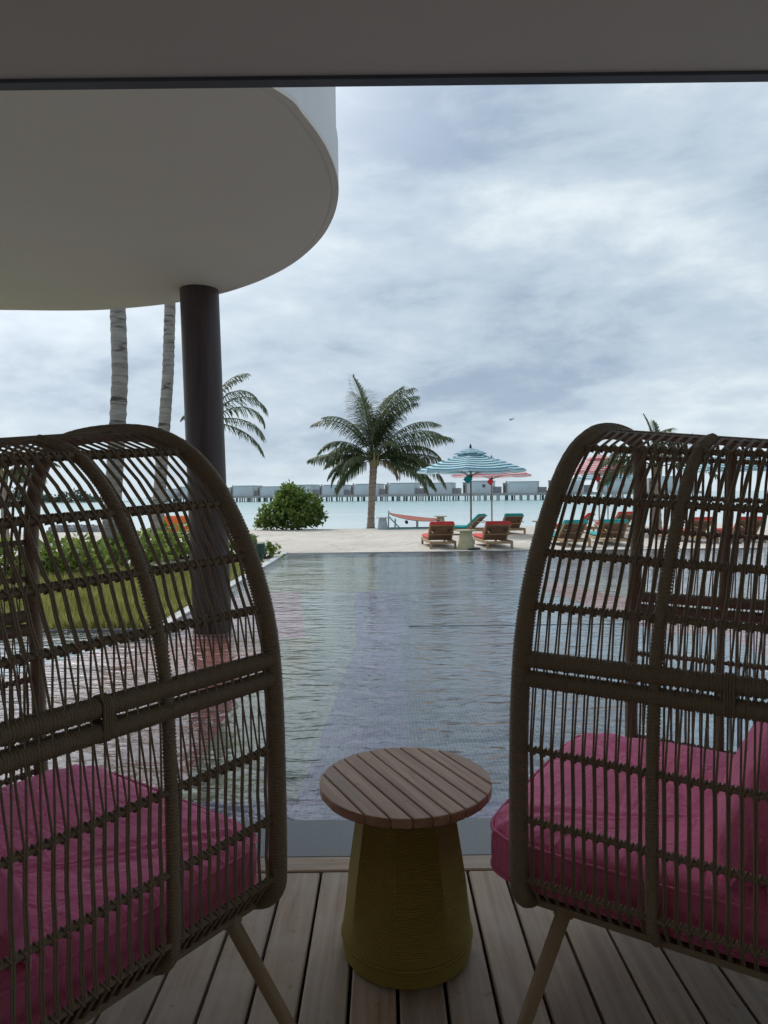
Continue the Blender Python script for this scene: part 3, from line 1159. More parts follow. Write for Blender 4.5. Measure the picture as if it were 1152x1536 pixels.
def cushion_mesh(name, mat, outline, z0, z1, puff=0.02, rnd=0.045, seed=0, hole=None):
    """padded slab over a plan outline: rounded edges and a gently sagging top"""
    P = np.array(outline, float)
    c = P.mean(0)
    rg = random.Random(seed)
    rings = []
    h = z1 - z0
    prof = [(0.0, z0), (0.55, z0), (0.95, z0), (0.985, z0 + 0.05 * h), (1.0, z0 + 0.16 * h), (1.008, z0 + 0.34 * h), (1.01, z0 + 0.5 * h), (1.008, z0 + 0.66 * h), (1.0, z0 + 0.82 * h), (0.985, z0 + 0.94 * h), (0.955, z0 + 0.995 * h),
            (0.90, z1 + puff * 0.22), (0.7, z1 + puff * 0.1), (0.45, z1 - puff * 0.5), (0.2, z1 - puff * 0.8), (0.0, z1 - puff)]
    mm = MB()
    n = len(P)
    vs_, fs = [], []
    for (k, z) in prof:
        for i in range(n):
            q = c + (P[i] - c) * k
            wz = 0.0
            if z > z0 + 0.6 * h and k > 0.05:
                wz = 0.004 * math.sin(i * 0.9 + seed) * k + rg.uniform(-1, 1) * 0.0012
            vs_.append((q[0], q[1], z + wz))
    for r_ in range(len(prof) - 1):
        for i in range(n):
            j = (i + 1) % n
            fs.append((r_ * n + i, r_ * n + j, (r_ + 1) * n + j, (r_ + 1) * n + i))
    ar_ = sum(P[i][0] * P[(i + 1) % n][1] - P[(i + 1) % n][0] * P[i][1] for i in range(n))
    if ar_ < 0:
        fs = [f[::-1] for f in fs]
    mm.add(vs_, fs)
    return mm.mesh(name, mat, True)


def superell(hx, hy, n_front=5, N=72, n_back=2.6):
    out = []
    for k in range(N):
        a = 2 * math.pi * k / N
        c_, s_ = math.cos(a), math.sin(a)
        n = n_front if s_ < 0 else n_back
        out.append((hx * math.copysign(abs(c_) ** (2 / n), c_), hy * math.copysign(abs(s_) ** (2 / n), s_)))
    return out


def pillow_mesh(name, mat, hx, hy, th, seed):
    mm = MB()
    N = 22
    rg = random.Random(seed)
    vs_, fs = [], []
    for side in (-1, 1):
        for i in range(N + 1):
            for j in range(N + 1):
                u, v_ = -1 + 2 * i / N, -1 + 2 * j / N
                e = (1 - u ** 4) * (1 - v_ ** 4)
                pin = 1 - 0.07 * (1 - (u * v_) ** 2) * (abs(u) ** 6 + abs(v_) ** 6) / 1.0
                z = side * th * max(0.0, e) ** 0.42
                z += 0.006 * math.sin(5 * u + 3 * v_ + seed) * e
                vs_.append((hx * u * pin, hy * v_ * pin, z))
        o = 0 if side < 0 else (N + 1) ** 2
        for i in range(N):
            for j in range(N):
                q = (o + i * (N + 1) + j, o + (i + 1) * (N + 1) + j, o + (i + 1) * (N + 1) + j + 1, o + i * (N + 1) + j + 1)
                fs.append(q if side > 0 else q[::-1])
    mm.add(vs_, fs)
    return mm.mesh(name, mat, True)


def chair_frame(near, u, back):
    c = Vector((near[0] + u[0] * HW, near[1] + u[1] * HW, 0.0))
    rz = math.atan2(back[1], back[0]) - math.pi / 2
    return c, rz


def unit(a, b):
    l = math.hypot(a, b)
    return (a / l, b / l)


uR = unit(0.544, 0.839)
bR = (uR[1], -uR[0])
uL = unit(-0.81, 0.586)
bL = (-uL[1], uL[0])
# make the left chair's back point towards the viewer
bL = (-abs(uL[1]), -abs(uL[0]))
cR, rzR = chair_frame((0.280, 1.440), uR, bR)
cL, rzL = chair_frame((-0.238, 1.460), uL, bL)
chair.location, chair.rotation_euler = cR, (0, 0, rzR)
chair['group'] = 'wicker chairs beside the side table'
chair['label'] = 'brown woven cord hooded lounge chair on the right of the side table'
chair2 = copy_tree(chair)
chair2.location, chair2.rotation_euler = cL, (0, 0, rzL)
chair2['label'] = 'brown woven cord hooded lounge chair on the left, in front of the column'

ME = cushion_mesh('seat_cushion', 'pink_fabric', superell(0.395, 0.47, 9, 96), 0.316, 0.440, 0.03, seed=2)


OUTL = superell(0.395, 0.47, 9, 96)
PIPE = MB().tube([(x_ * 1.004, y_ * 1.004, 0.424 + 0.002 * math.sin(i_ * 0.9)) for i_, (x_, y_) in enumerate(OUTL)], 0.0042, 6, closed=True).mesh('piping', 'pink_fabric', True)
PIPE2 = MB().tube([(x_ * 1.004, y_ * 1.004, 0.334) for i_, (x_, y_) in enumerate(OUTL)], 0.0042, 6, closed=True).mesh('piping', 'pink_fabric', True)


def chair_pt(c, rz, x, t_, z):
    return c + Matrix.Rotation(rz, 3, 'Z') @ Vector((x, t_, z))


# sign of local x on the side that faces the viewer
sgnR = 1 if (Matrix.Rotation(-rzR, 3, 'Z') @ (Vector((0.28, 1.44, 0)) - cR)).x > 0 else -1
sgnL = 1 if (Matrix.Rotation(-rzL, 3, 'Z') @ (Vector((-0.238, 1.46, 0)) - cL)).x > 0 else -1
o = link('seat_cushion', ME, None, chair_pt(cR, rzR, sgnR * 0.06, 0.350, 0.0))
o.rotation_euler = (0, 0, rzR)
link('piping', PIPE, o)
link('piping', PIPE2, o)
tag(o, 'thick pink seat cushion sticking out of the right wicker chair', 'cushion', 'pink seat cushions')
o = link('seat_cushion', ME, None, chair_pt(cL, rzL, sgnL * 0.05, 0.425, 0.0))
o.rotation_euler = (0, 0, rzL)
link('piping', PIPE, o)
link('piping', PIPE2, o)
tag(o, 'thick pink seat cushion lying inside the left wicker chair', 'cushion', 'pink seat cushions')
PM = pillow_mesh('pillow', 'pink_fabric', 0.27, 0.21, 0.085, 3)
for c_, rz_, sg_, lab, tp_ in ((cR, rzR, sgnR, 'right', 0.49), (cL, rzL, sgnL, 'left', 0.60)):
    o = link('pillow', PM, None, chair_pt(c_, rz_, sg_ * 0.17, tp_, 0.62))
    o.rotation_euler = (R(62), 0, rz_)
    tag(o, 'plump pink pillow leaning on the backrest of the %s wicker chair' % lab, 'pillow', 'pink pillows')

# ------------------------------------------------------------------ side table
tc = at_z(608, 1168, 0.45)
table = thing('side_table', 'round teak slat side table on an olive woven cone base', 'table', (tc.x, tc.y, 0))
ang = math.atan2(-0.29, 0.144)
RT, npl = 0.225, 10
pw = 2 * RT / npl
for k in range(npl):
    a0 = -RT + k * pw + 0.0018
    a1 = -RT + (k + 1) * pw - 0.0018
    N = 8
    top, bot = [], []
    loop = []
    for i in range(N + 1):
        a_ = a0 + (a1 - a0) * i / N
        loop.append((a_, math.sqrt(max(1e-6, (RT + 0.0005) ** 2 - a_ * a_))))
    for i in range(N, -1, -1):
        a_ = a0 + (a1 - a0) * i / N
        loop.append((a_, -math.sqrt(max(1e-6, (RT + 0.0005) ** 2 - a_ * a_))))
    mm = MB()
    n = len(loop)
    lv = []
    for z_, sh in ((0.426, 0.0025), (0.4285, 0), (0.4475, 0), (0.45, 0.0025)):
        for (a_, b_) in loop:
            mid = (a0 + a1) / 2
            lv.append((mid + (a_ - mid) * (1 - sh / (pw / 2)), b_ * (1 - sh / RT), z_))
    lf = [tuple(range(n)), tuple(3 * n + q for q in range(n))[::-1]]
    for r_ in range(3):
        for q in range(n):
            q2 = (q + 1) % n
            lf.append((r_ * n + q2, r_ * n + q, (r_ + 1) * n + q, (r_ + 1) * n + q2))
    mm.add(lv, lf)
    o = mm.build('slat', 'teak_top', table)
    o.rotation_euler = (0, 0, ang - math.pi / 2)
MB().lathe([(0.12, 0.400), (0.18, 0.403), (0.18, 0.4245), (0.12, 0.4245)], 40).build('top_support', 'metal_dark', table, 'auto')


def facet(a, z):
    f = max(0.0, min(1.0, (z - 0.06) / 0.15))
    k = math.pi / 4
    aa = (a + 0.2) % k - k / 2
    g = math.cos(k / 2) / math.cos(aa)
    return 1 + (g - 0.965) * f * 1.25


prof = [(0.150, 0.0), (0.166, 0.004), (0.1705, 0.02), (0.1715, 0.05), (0.169, 0.075)] + [(0.169 - 0.047 * (z - 0.075) / 0.32, z) for z in np.linspace(0.09, 0.395, 22)] + [(0.12, 0.401)]
MB().lathe(prof, 96, wob=facet).build('woven_base', 'olive_weave', table, 'auto')
MB().lathe([(0.1725, 0.044), (0.1745, 0.050), (0.1725, 0.056)], 96).build('base_seam', 'olive_weave', table, True)
# ------------------------------------------------------------------ loungers, umbrellas, hammock
def make_lounger(fabric):
    t_ = thing('sun_lounger', '', 'sun lounger')
    W, L = 0.70, 1.95           # head end at y=0 (towards the pool), foot end at y=L
    MB().box(-W / 2, -W / 2 + 0.045, 0, L, 0.13, 0.21, 0.006).build('side_rail', 'teak', t_)
    MB().box(W / 2 - 0.045, W / 2, 0, L, 0.13, 0.21, 0.006).build('side_rail', 'teak', t_)
    MB().box(-W / 2 + 0.046, W / 2 - 0.046, 0.004, 0.045, 0.135, 0.205, 0.005).build('end_rail', 'teak', t_)
    MB().box(-W / 2 + 0.046, W / 2 - 0.046, L - 0.045, L - 0.004, 0.135, 0.205, 0.005).build('end_rail', 'teak', t_)
    lm_ = MB().box(-0.03, 0.03, -0.03, 0.03, 0, 0.20, 0.004).mesh('leg', 'teak')
    for sx in (-1, 1):
        for y in (0.03, L - 0.12):
            link('leg', lm_, t_, (sx * (W / 2 - 0.028), y, 0))
    # deck slats under the mattress
    sm = MB().box(-W / 2 + 0.047, W / 2 - 0.047, -0.035, 0.035, 0, 0.018, 0.003).mesh('slat', 'teak')
    for k in range(11):
        link('slat', sm, t_, (0, 0.70 + k * 0.115, 0.192))
    # raised backrest
    bl, th = 0.64, R(43)
    br = bpy.data.objects.new('backrest', None)
    col.objects.link(br)
    br.parent = t_
    br.location = (0, 0.62, 0.205)
    br.rotation_euler = (math.pi - th, 0, math.pi)
    br.rotation_euler = (-th, 0, 0)
    # local: runs along -y from hinge, thickness in z
    for sx in (-1, 1):
        MB().box(sx * 0.315 - 0.02, sx * 0.315 + 0.02, -bl, 0, -0.018, 0.018, 0.004).build('stile', 'teak', br)
    MB().box(-0.294, 0.294, -bl + 0.002, -bl + 0.045, -0.016, 0.016, 0.004).build('crosspiece', 'teak', br)
    MB().box(-0.294, 0.294, -0.26, -0.225, -0.03, -0.004, 0.003).build('crosspiece', 'teak', br)
    bs = MB().box(-0.294, 0.294, -0.026, 0.026, -0.010, 0.010, 0.002).mesh('slat', 'teak_shaded')
    for k in range(10):
        link('slat', bs, br, (0, -0.035 - k * 0.061, 0.002))
    for sx in (-1, 1):
        MB().box(sx * 0.2 - 0.035, sx * 0.2 + 0.035, -0.46, -0.37, -0.020, -0.009, 0.003).build('bracket', 'metal_dark', br)
        MB().box(sx * 0.27 - 0.012, sx * 0.27 + 0.012, -0.012, 0.012, -0.34, -0.02, 0.002, Matrix.Translation((0, -0.40, 0)) @ Matrix.Rotation(R(-38), 4, 'X')).build('prop', 'teak', br)
    MB().box(-0.33, 0.33, -bl - 0.03, 0.02, 0.016, 0.115, 0.035).build('back_cushion', fabric, br)
    MB().box(-0.33, 0.33, -bl - 0.045, -bl - 0.004, -0.03, 0.013, 0.010).build('cushion_flap', fabric, br)
    MB().box(-0.33, 0.33, 0.66, L - 0.02, 0.214, 0.31, 0.035).build('seat_cushion', fabric, t_)
    return t_


lr = make_lounger('red_fabric')
lt = make_lounger('teal_fabric')
GZ = -0.03


def place_lounger(proto, first, px, py, rz, label):
    p = at_z(px, py, GZ)
    o = proto if first else copy_tree(proto)
    o.location = (p.x, p.y, sand_z(p.x, p.y))
    o.rotation_euler = (0, 0, rz)
    o.scale = (0.85, 0.85, 0.85)
    tag(o, label, 'sun lounger', 'sun loungers on the sand by the pool')


place_lounger(lr, True, 665, 823.5, R(4), 'red cushioned teak sun lounger, left of the beige cone table by the pool edge')
place_lounger(lr, False, 750, 823.5, R(4), 'red cushioned teak sun lounger between the beige cone table and the right wicker chair')
place_lounger(lt, True, 731, 803, R(62), 'teal cushioned teak sun lounger in the shade behind the striped umbrella pole')
place_lounger(lt, False, 774, 803, R(8), 'teal cushioned teak sun lounger behind the right of the two red loungers')
place_lounger(lt, False, 868, 821, R(9), 'teal cushioned sun lounger seen through the right chair, nearest its front rim')
place_lounger(lt, False, 926, 820, R(-4), 'teal cushioned sun lounger seen through the middle of the right chair')
place_lounger(lr, False, 944, 797, R(12), 'red cushioned sun lounger far behind the two teal ones seen through the right chair')
place_lounger(lr, False, 895, 799, R(60), 'red cushioned sun lounger turned sideways behind the pair of teal loungers')
place_lounger(lr, False, 1062, 815, R(14), 'red cushioned sun lounger seen through the cords right of the middle rib')
place_lounger(lr, False, 1130, 814, R(-6), 'red cushioned sun lounger furthest right, seen through the chair')


def make_umbrella(mat):
    t_ = thing('beach_umbrella', '', 'umbrella')
    H, HEM, RAD = 2.24, 1.75, 1.20
    MB().tube([(0, 0, 0.0), (0, 0, H - 0.01)], 0.021, 10).build('pole', 'pole_wood', t_, 'auto')
    MB().lathe([(0.20, 0.0), (0.20, 0.035), (0.05, 0.05), (0.032, 0.20)], 20).build('base', 'metal_dark', t_, 'auto')
    MB().lathe([(0.012, H - 0.02), (0.03, H + 0.01), (0.028, H + 0.03), (0.012, H + 0.08), (0.003, H + 0.10)], 10).build('finial', 'metal_dark', t_, True)
    mm = MB()
    NS, NR, NP = 8, 11, 8
    vs_, uv, fs = [], [], []
    ROT = math.pi / 8 + 0.18
    for i in range(NR + 1):
        f = 0.14 + 0.86 * i / NR
        for k in range(NS * NP):
            a = ROT + 2 * math.pi * k / (NS * NP)
            ph = (k % NP) / NP
            mid = math.sin(math.pi * ph)
            chord = math.cos(math.pi / NS) / math.cos((ph - 0.5) * 2 * math.pi / NS)
            r_ = RAD * f * (chord if True else 1) * (1 - 0.045 * mid * f ** 2)
            z_ = H - 0.07 - (H - 0.07 - HEM) * (0.82 * f + 0.18 * f ** 2) - 0.05 * mid * f * (1 - 0.55 * f)
            vs_.append((r_ * math.cos(a), r_ * math.sin(a), z_))
            uv.append((f, ph))
    n = NS * NP
    for i in range(NR):
        for k in range(n):
            k2 = (k + 1) % n
            fs.append((i * n + k, (i + 1) * n + k, (i + 1) * n + k2, i * n + k2))
    # hanging hem
    o0 = len(vs_)
    for k in range(n):
        x_, y_, z_ = vs_[NR * n + k]
        vs_.append((x_ * 1.004, y_ * 1.004, z_ - 0.045))
        uv.append((1.0, 0))
    for k in range(n):
        k2 = (k + 1) % n
        fs.append((NR * n + k, o0 + k, o0 + k2, NR * n + k2))
    mm.add(vs_, fs)
    mm.uv = uv
    can = mm.build('canopy', mat, t_, 'auto')
    mm = MB()
    vs_, uv, fs = [], [], []
    for i in range(5):
        f = 0.02 + 0.30 * i / 4
        for k in range(n):
            a = ROT + 2 * math.pi * k / n
            ph = (k % NP) / NP
            mid = math.sin(math.pi * ph)
            r_ = RAD * f * (1 - 0.06 * mid * (f / 0.3) ** 2)
            z_ = H - 0.005 - 0.135 * (f / 0.32) ** 1.5 - 0.016 * mid * f / 0.32 + 0.03 * abs(mid) * (f / 0.32) ** 4
            vs_.append((r_ * math.cos(a), r_ * math.sin(a), z_))
            uv.append((f * 1.35, ph))
    for i in range(4):
        for k in range(n):
            k2 = (k + 1) % n
            fs.append((i * n + k, (i + 1) * n + k, (i + 1) * n + k2, i * n + k2))
    mm.add(vs_, fs)
    mm.uv = uv
    mm.build('vent_cap', mat, can, 'auto')
    for k in range(NS):
        a = ROT + 2 * math.pi * k / NS
        rb = MB().tube([(0.04 * math.cos(a), 0.04 * math.sin(a), H - 0.12), (RAD * 0.985 * math.cos(a), RAD * 0.985 * math.sin(a), HEM - 0.012)], 0.009, 5).build('rib', 'pole_wood', t_)
        MB().tube([(0.03 * math.cos(a), 0.03 * math.sin(a), HEM - 0.12), (RAD * 0.5 * math.cos(a), RAD * 0.5 * math.sin(a), H - 0.39)], 0.007, 5).build('strut', 'pole_wood', rb)
    MB().lathe([(0.034, HEM - 0.17), (0.034, HEM - 0.09)], 12).build('hub', 'metal_dark', t_, 'auto')
    MB().box(-0.075, 0.075, -0.012, 0.012, -0.075, 0.075, 0.006, Matrix.Translation((-0.07, -0.05, 1.55)) @ Matrix.Rotation(R(40), 4, 'Y')).build('hanging_tag', mat.replace('stripe_', '') + '_fabric', t_)
    return t_


ut = make_umbrella('stripe_teal')
ur = make_umbrella('stripe_red')


def place_umb(proto, first, px, py, label, rz=0.0, s=1.0, y=None):
    p = at_z(px, py, GZ)
    if y is not None:
        p = at_y(px, 741, y)
    o = proto if first else copy_tree(proto)
    o.location = (p.x, p.y, sand_z(p.x, p.y))
    o.rotation_euler = (0, 0, rz)
    o.scale = (s, s, s)
    tag(o, label, 'umbrella', 'striped beach umbrellas on the sand')


place_umb(ut, True, 707, 824, 'teal and white striped umbrella standing beside the beige cone table')
place_umb(ur, True, 738, 803, 'red and white striped umbrella half hidden behind the teal striped one', 0.3)
place_umb(ur, False, 899, 800, 'red and white striped umbrella seen through the top of the right chair', 0.2, 1.06)
place_umb(ut, False, 912, 791, 'teal and white striped umbrella behind the red one seen through the right chair', 0.5)
place_umb(ut, False, 1098, 815, 'teal and white striped umbrella furthest right, seen through the right chair', 0.1)


def cone_table(px, py, mat, label, s=1.0):
    p = at_z(px, py, GZ)
    t_ = thing('cone_side_table', label, 'table', (p.x, p.y, sand_z(p.x, p.y)), 0.3, 'cone side tables on the sand')
    MB().lathe([(0.185 * s, 0), (0.19 * s, 0.02), (0.13 * s, 0.405)], 24).build('cone_base', mat, t_, 'auto')
    MB().lathe([(0.225 * s, 0.407), (0.235 * s, 0.412), (0.235 * s, 0.428), (0.228 * s, 0.434)], 28).build('table_top', mat, t_, 'auto')


cone_table(699, 824, 'concrete_beige', 'beige cone side table at the foot of the teal striped umbrella')
cone_table(574, 794, 'concrete_grey', 'grey cone side table on the sand left of the hammock')
cone_table(661, 792, 'concrete_beige', 'beige cone side table just behind the right end of the hammock')
cone_table(811, 806, 'concrete_beige', 'beige cone side table at the front rim of the right chair')

# hammock on a teal frame
hp = at_z(621, 792.5, GZ)
ham = thing('hammock', 'coral hammock slung on a pale teal tube frame beside the palm', 'hammock', (hp.x, hp.y, sand_z(hp.x, hp.y)))
HL = 0.93
mm = MB()
for y in (-0.42, 0.42):
    mm.tube([(-HL, y, 0.02), (HL, y, 0.02)], 0.022, 8)
for x_ in (-HL + 0.05, HL - 0.05):
    mm.tube([(x_, -0.42, 0.022), (x_, 0.42, 0.022)], 0.022, 8)
mm.build('base_frame', 'metal_teal', ham, 'auto')
for x_, h in ((-HL, 0.66), (-HL + 0.24, 0.36), (0.12, 0.32), (HL, 0.36)):
    for y in (-0.42, 0.42):
        MB().tube([(x_, y, 0.0), (x_ + (0.02 if x_ < -0.5 else 0), y, h)], 0.021, 8).build('upright', 'metal_teal', ham, 'auto')
for y in (-0.42, 0.42):
    MB().tube([(-HL + 0.02, y, 0.45), (-HL + 0.42, y, 0.03)], 0.016, 8).build('brace', 'metal_teal', ham, 'auto')
mm = MB()
vs_, fs = [], []
NX, NY = 24, 8
for layer in (0.0, -0.02):
    for i in range(NX + 1):
        u_ = i / NX
        for j in range(NY + 1):
            y = -0.40 + 0.80 * j / NY
            z_ = 0.62 - 0.62 * u_ ** 0.62 * 0.60 + 0.10 * (u_ ** 4) - 0.05 * math.cos((y / 0.4) * math.pi / 2) * math.sin(math.pi * u_) + 0.06 * (y / 0.4) * math.sin(math.pi * u_) ** 0.7
            vs_.append((-HL + 2 * HL * u_, y, z_ + layer))
q_ = (NX + 1) * (NY + 1)
for i in range(NX):
    for j in range(NY):
        a, b, c_, d = i * (NY + 1) + j, (i + 1) * (NY + 1) + j, (i + 1) * (NY + 1) + j + 1, i * (NY + 1) + j + 1
        fs += [(a, b, c_, d), (q_ + d, q_ + c_, q_ + b, q_ + a)]
mm.add(vs_, fs)
mm.build('sling', 'coral_fabric', ham, True)
MB().tube([(-HL + 0.02, -0.42, 0.65), (-HL + 0.02, 0.42, 0.65)], 0.02, 8).build('spreader_bar', 'metal_teal', ham, 'auto')
MB().box(-0.32, -0.22, -0.3, 0.3, 0.19, 0.30, 0.02).build('hanging_pad', 'metal_dark', ham)

# orange daybed behind the column
dp = at_z(296, 801, GZ)
day = thing('orange_daybed', 'bright orange outdoor daybed behind the dark column', 'daybed', (dp.x, dp.y + 0.4, sand_z(dp.x, dp.y)))
MB().box(-1.15, 1.15, -0.38, 0.42, 0.06, 0.26, 0.02).build('seat_base', 'teak', day)
MB().box(-1.13, 1.13, -0.36, 0.24, 0.262, 0.40, 0.045).build('seat_cushion', 'orange_fabric', day)
MB().box(-1.15, 1.15, -0.60, -0.40, 0.06, 0.60, 0.05).build('backrest', 'orange_fabric', day)
for sx in (-1, 1):
    for y in (-0.33, 0.36):
        MB().box(sx * 1.05 - 0.03, sx * 1.05 + 0.03, y - 0.03, y + 0.03, 0, 0.058).build('leg', 'teak', day)

# garden spotlight at the pool corner
gp = at_z(391, 843, GZ)
gl_ = thing('garden_spotlight', 'dark green cylinder garden light at the far left pool corner', 'garden light', (gp.x, gp.y, GZ))
MB().lathe([(0.06, 0.0), (0.06, 0.02), (0.022, 0.035), (0.022, 0.14)], 16).build('stake', 'fixture_green', gl_, 'auto')
MB().box(-0.05, 0.05, -0.05, 0.05, 0.04, 0.12, 0.012).build('junction_box', 'fixture_green', gl_)
MB().lathe([(0.065, 0.13), (0.082, 0.14), (0.086, 0.20), (0.088, 0.33), (0.080, 0.345)], 20).build('lamp_body', 'fixture_green', gl_, 'auto')
MB().lathe([(0.074, 0.3455), (0.05, 0.352)], 20).build('lens', 'lens_glass', gl_, True)

# ------------------------------------------------------------------ palms
def frond_mesh(name, mat, L, elev, droop, nl=44, leaf=0.55, hang=0.6, seed=0, width=0.026, twist=0.0):
    """one pinnate frond growing along +x, bending down under its weight; leaflets are narrow folded blades"""
    rg = random.Random(seed)
    mm = MB()
    N = 16
    pts_ = []
    x_, z_, an = 0.0, 0.0, elev
    step = L / N
    for i in range(N + 1):
        pts_.append((x_, 0.0, z_))
        an -= droop / N * (0.12 + 1.76 * i / N)
        x_ += step * math.cos(an)
        z_ += step * math.sin(an)
    P = np.array(pts_)
    mm.tube(P, [0.022 * (1 - 0.9 * i / N) * (L / 3) + 0.003 for i in range(N + 1)], 5)
    al = np.linspace(0, 1, N + 1)
    for i in range(nl):
        f = 0.16 + 0.84 * (i + 0.5) / nl
        c = np.array([np.interp(f, al, P[:, k]) for k in range(3)])
        c2 = np.array([np.interp(min(1, f + 0.03), al, P[:, k]) for k in range(3)])
        tv = c2 - c
        if np.linalg.norm(tv) < 1e-6:
            tv = P[-1] - P[-2]
        tv /= np.linalg.norm(tv)
        ll = leaf * (0.45 + 0.55 * math.sin(math.pi * min(1, (f * 0.92 + 0.08)) ** 0.8)) * rg.uniform(0.85, 1.1)
        if f > 0.9:
            ll *= 0.75
        for sd in (-1, 1):
            side = np.array([0, sd, 0.0])
            up = np.cross(tv, side) * sd
            fwd = 0.55 + 0.6 * f + rg.uniform(-0.12, 0.12)
            d = side * 1.0 + tv * fwd + np.array([0, 0, 1.0]) * 0.25
            d /= np.linalg.norm(d)
            h = hang * rg.uniform(0.7, 1.3)
            q0 = c
            d1 = d + np.array([0, 0, -0.35 * h])
            d1 /= np.linalg.norm(d1)
            q1 = q0 + d1 * ll * 0.45
            d2 = d1 + np.array([0, 0, -1.0 * h])
            d2 /= np.linalg.norm(d2)
            q2 = q1 + d2 * ll * 0.35
            d3 = d2 + np.array([0, 0, -0.9 * h])
            d3 /= np.linalg.norm(d3)
            q3 = q2 + d3 * ll * 0.25
            wv_ = np.cross(d1, np.array([0, 0, 1.0]))
            wn_ = np.linalg.norm(wv_)
            wv_ = wv_ / wn_ if wn_ > 1e-5 else tv
            wv_ = wv_ * 0.7 + tv * 0.5 * (1 if np.dot(wv_, tv) > 0 else -1)
            wv_ /= np.linalg.norm(wv_)
            w = width * rg.uniform(0.8, 1.15)
            V_ = [q0 - wv_ * w * 0.3, q0 + wv_ * w * 0.3, q1 - wv_ * w * 0.55, q1 + wv_ * w * 0.55, q2 - wv_ * w * 0.42, q2 + wv_ * w * 0.42, q3]
            mm.add(V_, [(0, 1, 3, 2), (2, 3, 5, 4), (4, 5, 6)])
    return mm.mesh(name, mat, False)


def palm(name, label, base, top_z, lean, trunk_r, fronds, bark='palm_bark', scale=1.0, group=None, sparse=1.0, mids=None):
    t_ = thing(name, label, 'palm tree', base, 0, group)
    mm = MB()
    n = int((top_z - base[2]) / 0.07)
    pth, rd = [], []
    for i in range(n + 1):
        f = i / n
        if mids:
            xs_ = [q[0] for q in mids]
            px_ = np.interp(f, xs_, [q[1] for q in mids])
        else:
            px_ = lean[0] * f ** 1.3
        pth.append((px_, lean[1] * f ** 1.3, (top_z - base[2]) * f))
        r_ = trunk_r[0] + (trunk_r[1] - trunk_r[0]) * f
        r_ *= 1 + 0.45 * math.exp(-f * n * 0.07 / 0.25)
        rd.append(r_ * (1.045 if i % 3 == 0 else 0.985) * (1 + 0.02 * math.sin(i * 2.3)))
    mm.tube(pth, rd, 14)
    mm.build('trunk', bark, t_, 'auto')
    top = Vector(pth[-1])
    # leaf bases clasping the crown
    for k in range(7):
        a = k * 2.4
        r_ = trunk_r[1]
        MB().tube([(top.x + r_ * 0.7 * math.cos(a), top.y + r_ * 0.7 * math.sin(a), top.z - 0.25 * scale), (top.x + r_ * 1.25 * math.cos(a), top.y + r_ * 1.25 * math.sin(a), top.z + 0.1 * scale),
                   (top.x + r_ * 1.9 * math.cos(a), top.y + r_ * 1.9 * math.sin(a), top.z + 0.42 * scale)], [r_ * 0.5, r_ * 0.34, r_ * 0.14], 6).build('leaf_base', 'palm_stalk', t_, True)
    for i, fr_ in enumerate(fronds):
        az, el, L, dr = fr_[:4]
        hang = fr_[4] if len(fr_) > 4 else 0.6
        mat = fr_[5] if len(fr_) > 5 else 'palm_leaf'
        me = frond_mesh('frond', mat, L * scale, R(el), R(dr), int((44 if L < 2.2 else 62) * sparse), 0.235 * L * scale + 0.08, hang, i * 7 + 3, (0.036 if sparse > 0.9 else 0.026) * max(1, scale))
        o = link('frond', me, t_, (top.x, top.y, top.z))
        o.rotation_euler = (R(rng.uniform(-14, 14)), 0, R(az))
    return t_


# azimuth 0 = to the right, 90 = away, 180 = left, 270 = towards the viewer
pb = at_z(556, 788, GZ)
pyd = pb.y
palm_top = at_y(561, 690, pyd)
centre_fronds = [
    (150, 85, 3.5, 22, 0.4), (110, 80, 3.4, 45, 0.6), (45, 84, 3.6, 58, 0.8), (15, 80, 3.7, 75, 1.0), (330, 82, 3.5, 72, 1.0), (290, 80, 3.0, 65, 0.8), (0, 86, 3.4, 48, 0.8), (250, 80, 2.8, 55, 0.7), (70, 86, 3.3, 40, 0.6), (25, 72, 3.3, 62, 0.9),
    (172, 64, 3.2, 92, 0.7), (190, 70, 2.9, 85, 0.7), (8, 56, 3.3, 78, 0.8), (350, 46, 3.2, 80, 0.9), (185, 45, 2.6, 105, 0.9), (165, 40, 2.4, 110, 0.9), (200, 35, 2.3, 115, 0.9),
    (178, 16, 2.7, 42, 2.2), (195, 8, 2.2, 80, 1.6), (5, 34, 3.4, 52, 1.5), (352, 14, 3.2, 55, 1.6), (338, 24, 2.2, 85, 0.9), (352, 8, 3.3, 80, 1.2), (340, -4, 2.8, 72, 1.2), (345, 30, 2.9, 80, 1.1), (10, -2, 2.9, 66, 1.2),
    (215, -12, 2.3, 70, 1.2), (225, 15, 2.3, 105, 1.0), (190, 2, 2.2, 90, 1.2), (60, 62, 3.0, 60, 0.6), (120, 58, 2.9, 60, 0.6), (300, 45, 2.2, 95, 0.9), (90, 30, 2.6, 70, 0.9), (30, 20, 2.8, 70, 1.0), (150, 20, 2.6, 70, 1.0),
    (192, 18, 1.7, 110, 0.9, 'palm_leaf_dry'), (320, 0, 1.6, 95, 0.9, 'palm_leaf_dry'),
]
palm('palm_tree', 'bushy young palm tree standing at the water edge in the middle', (pb.x, pb.y, sand_z(pb.x, pb.y) - 0.05), palm_top.z, (palm_top.x - pb.x, 0), (0.135, 0.155), centre_fronds, 'palm_bark_young', 1.0, 'palm trees')

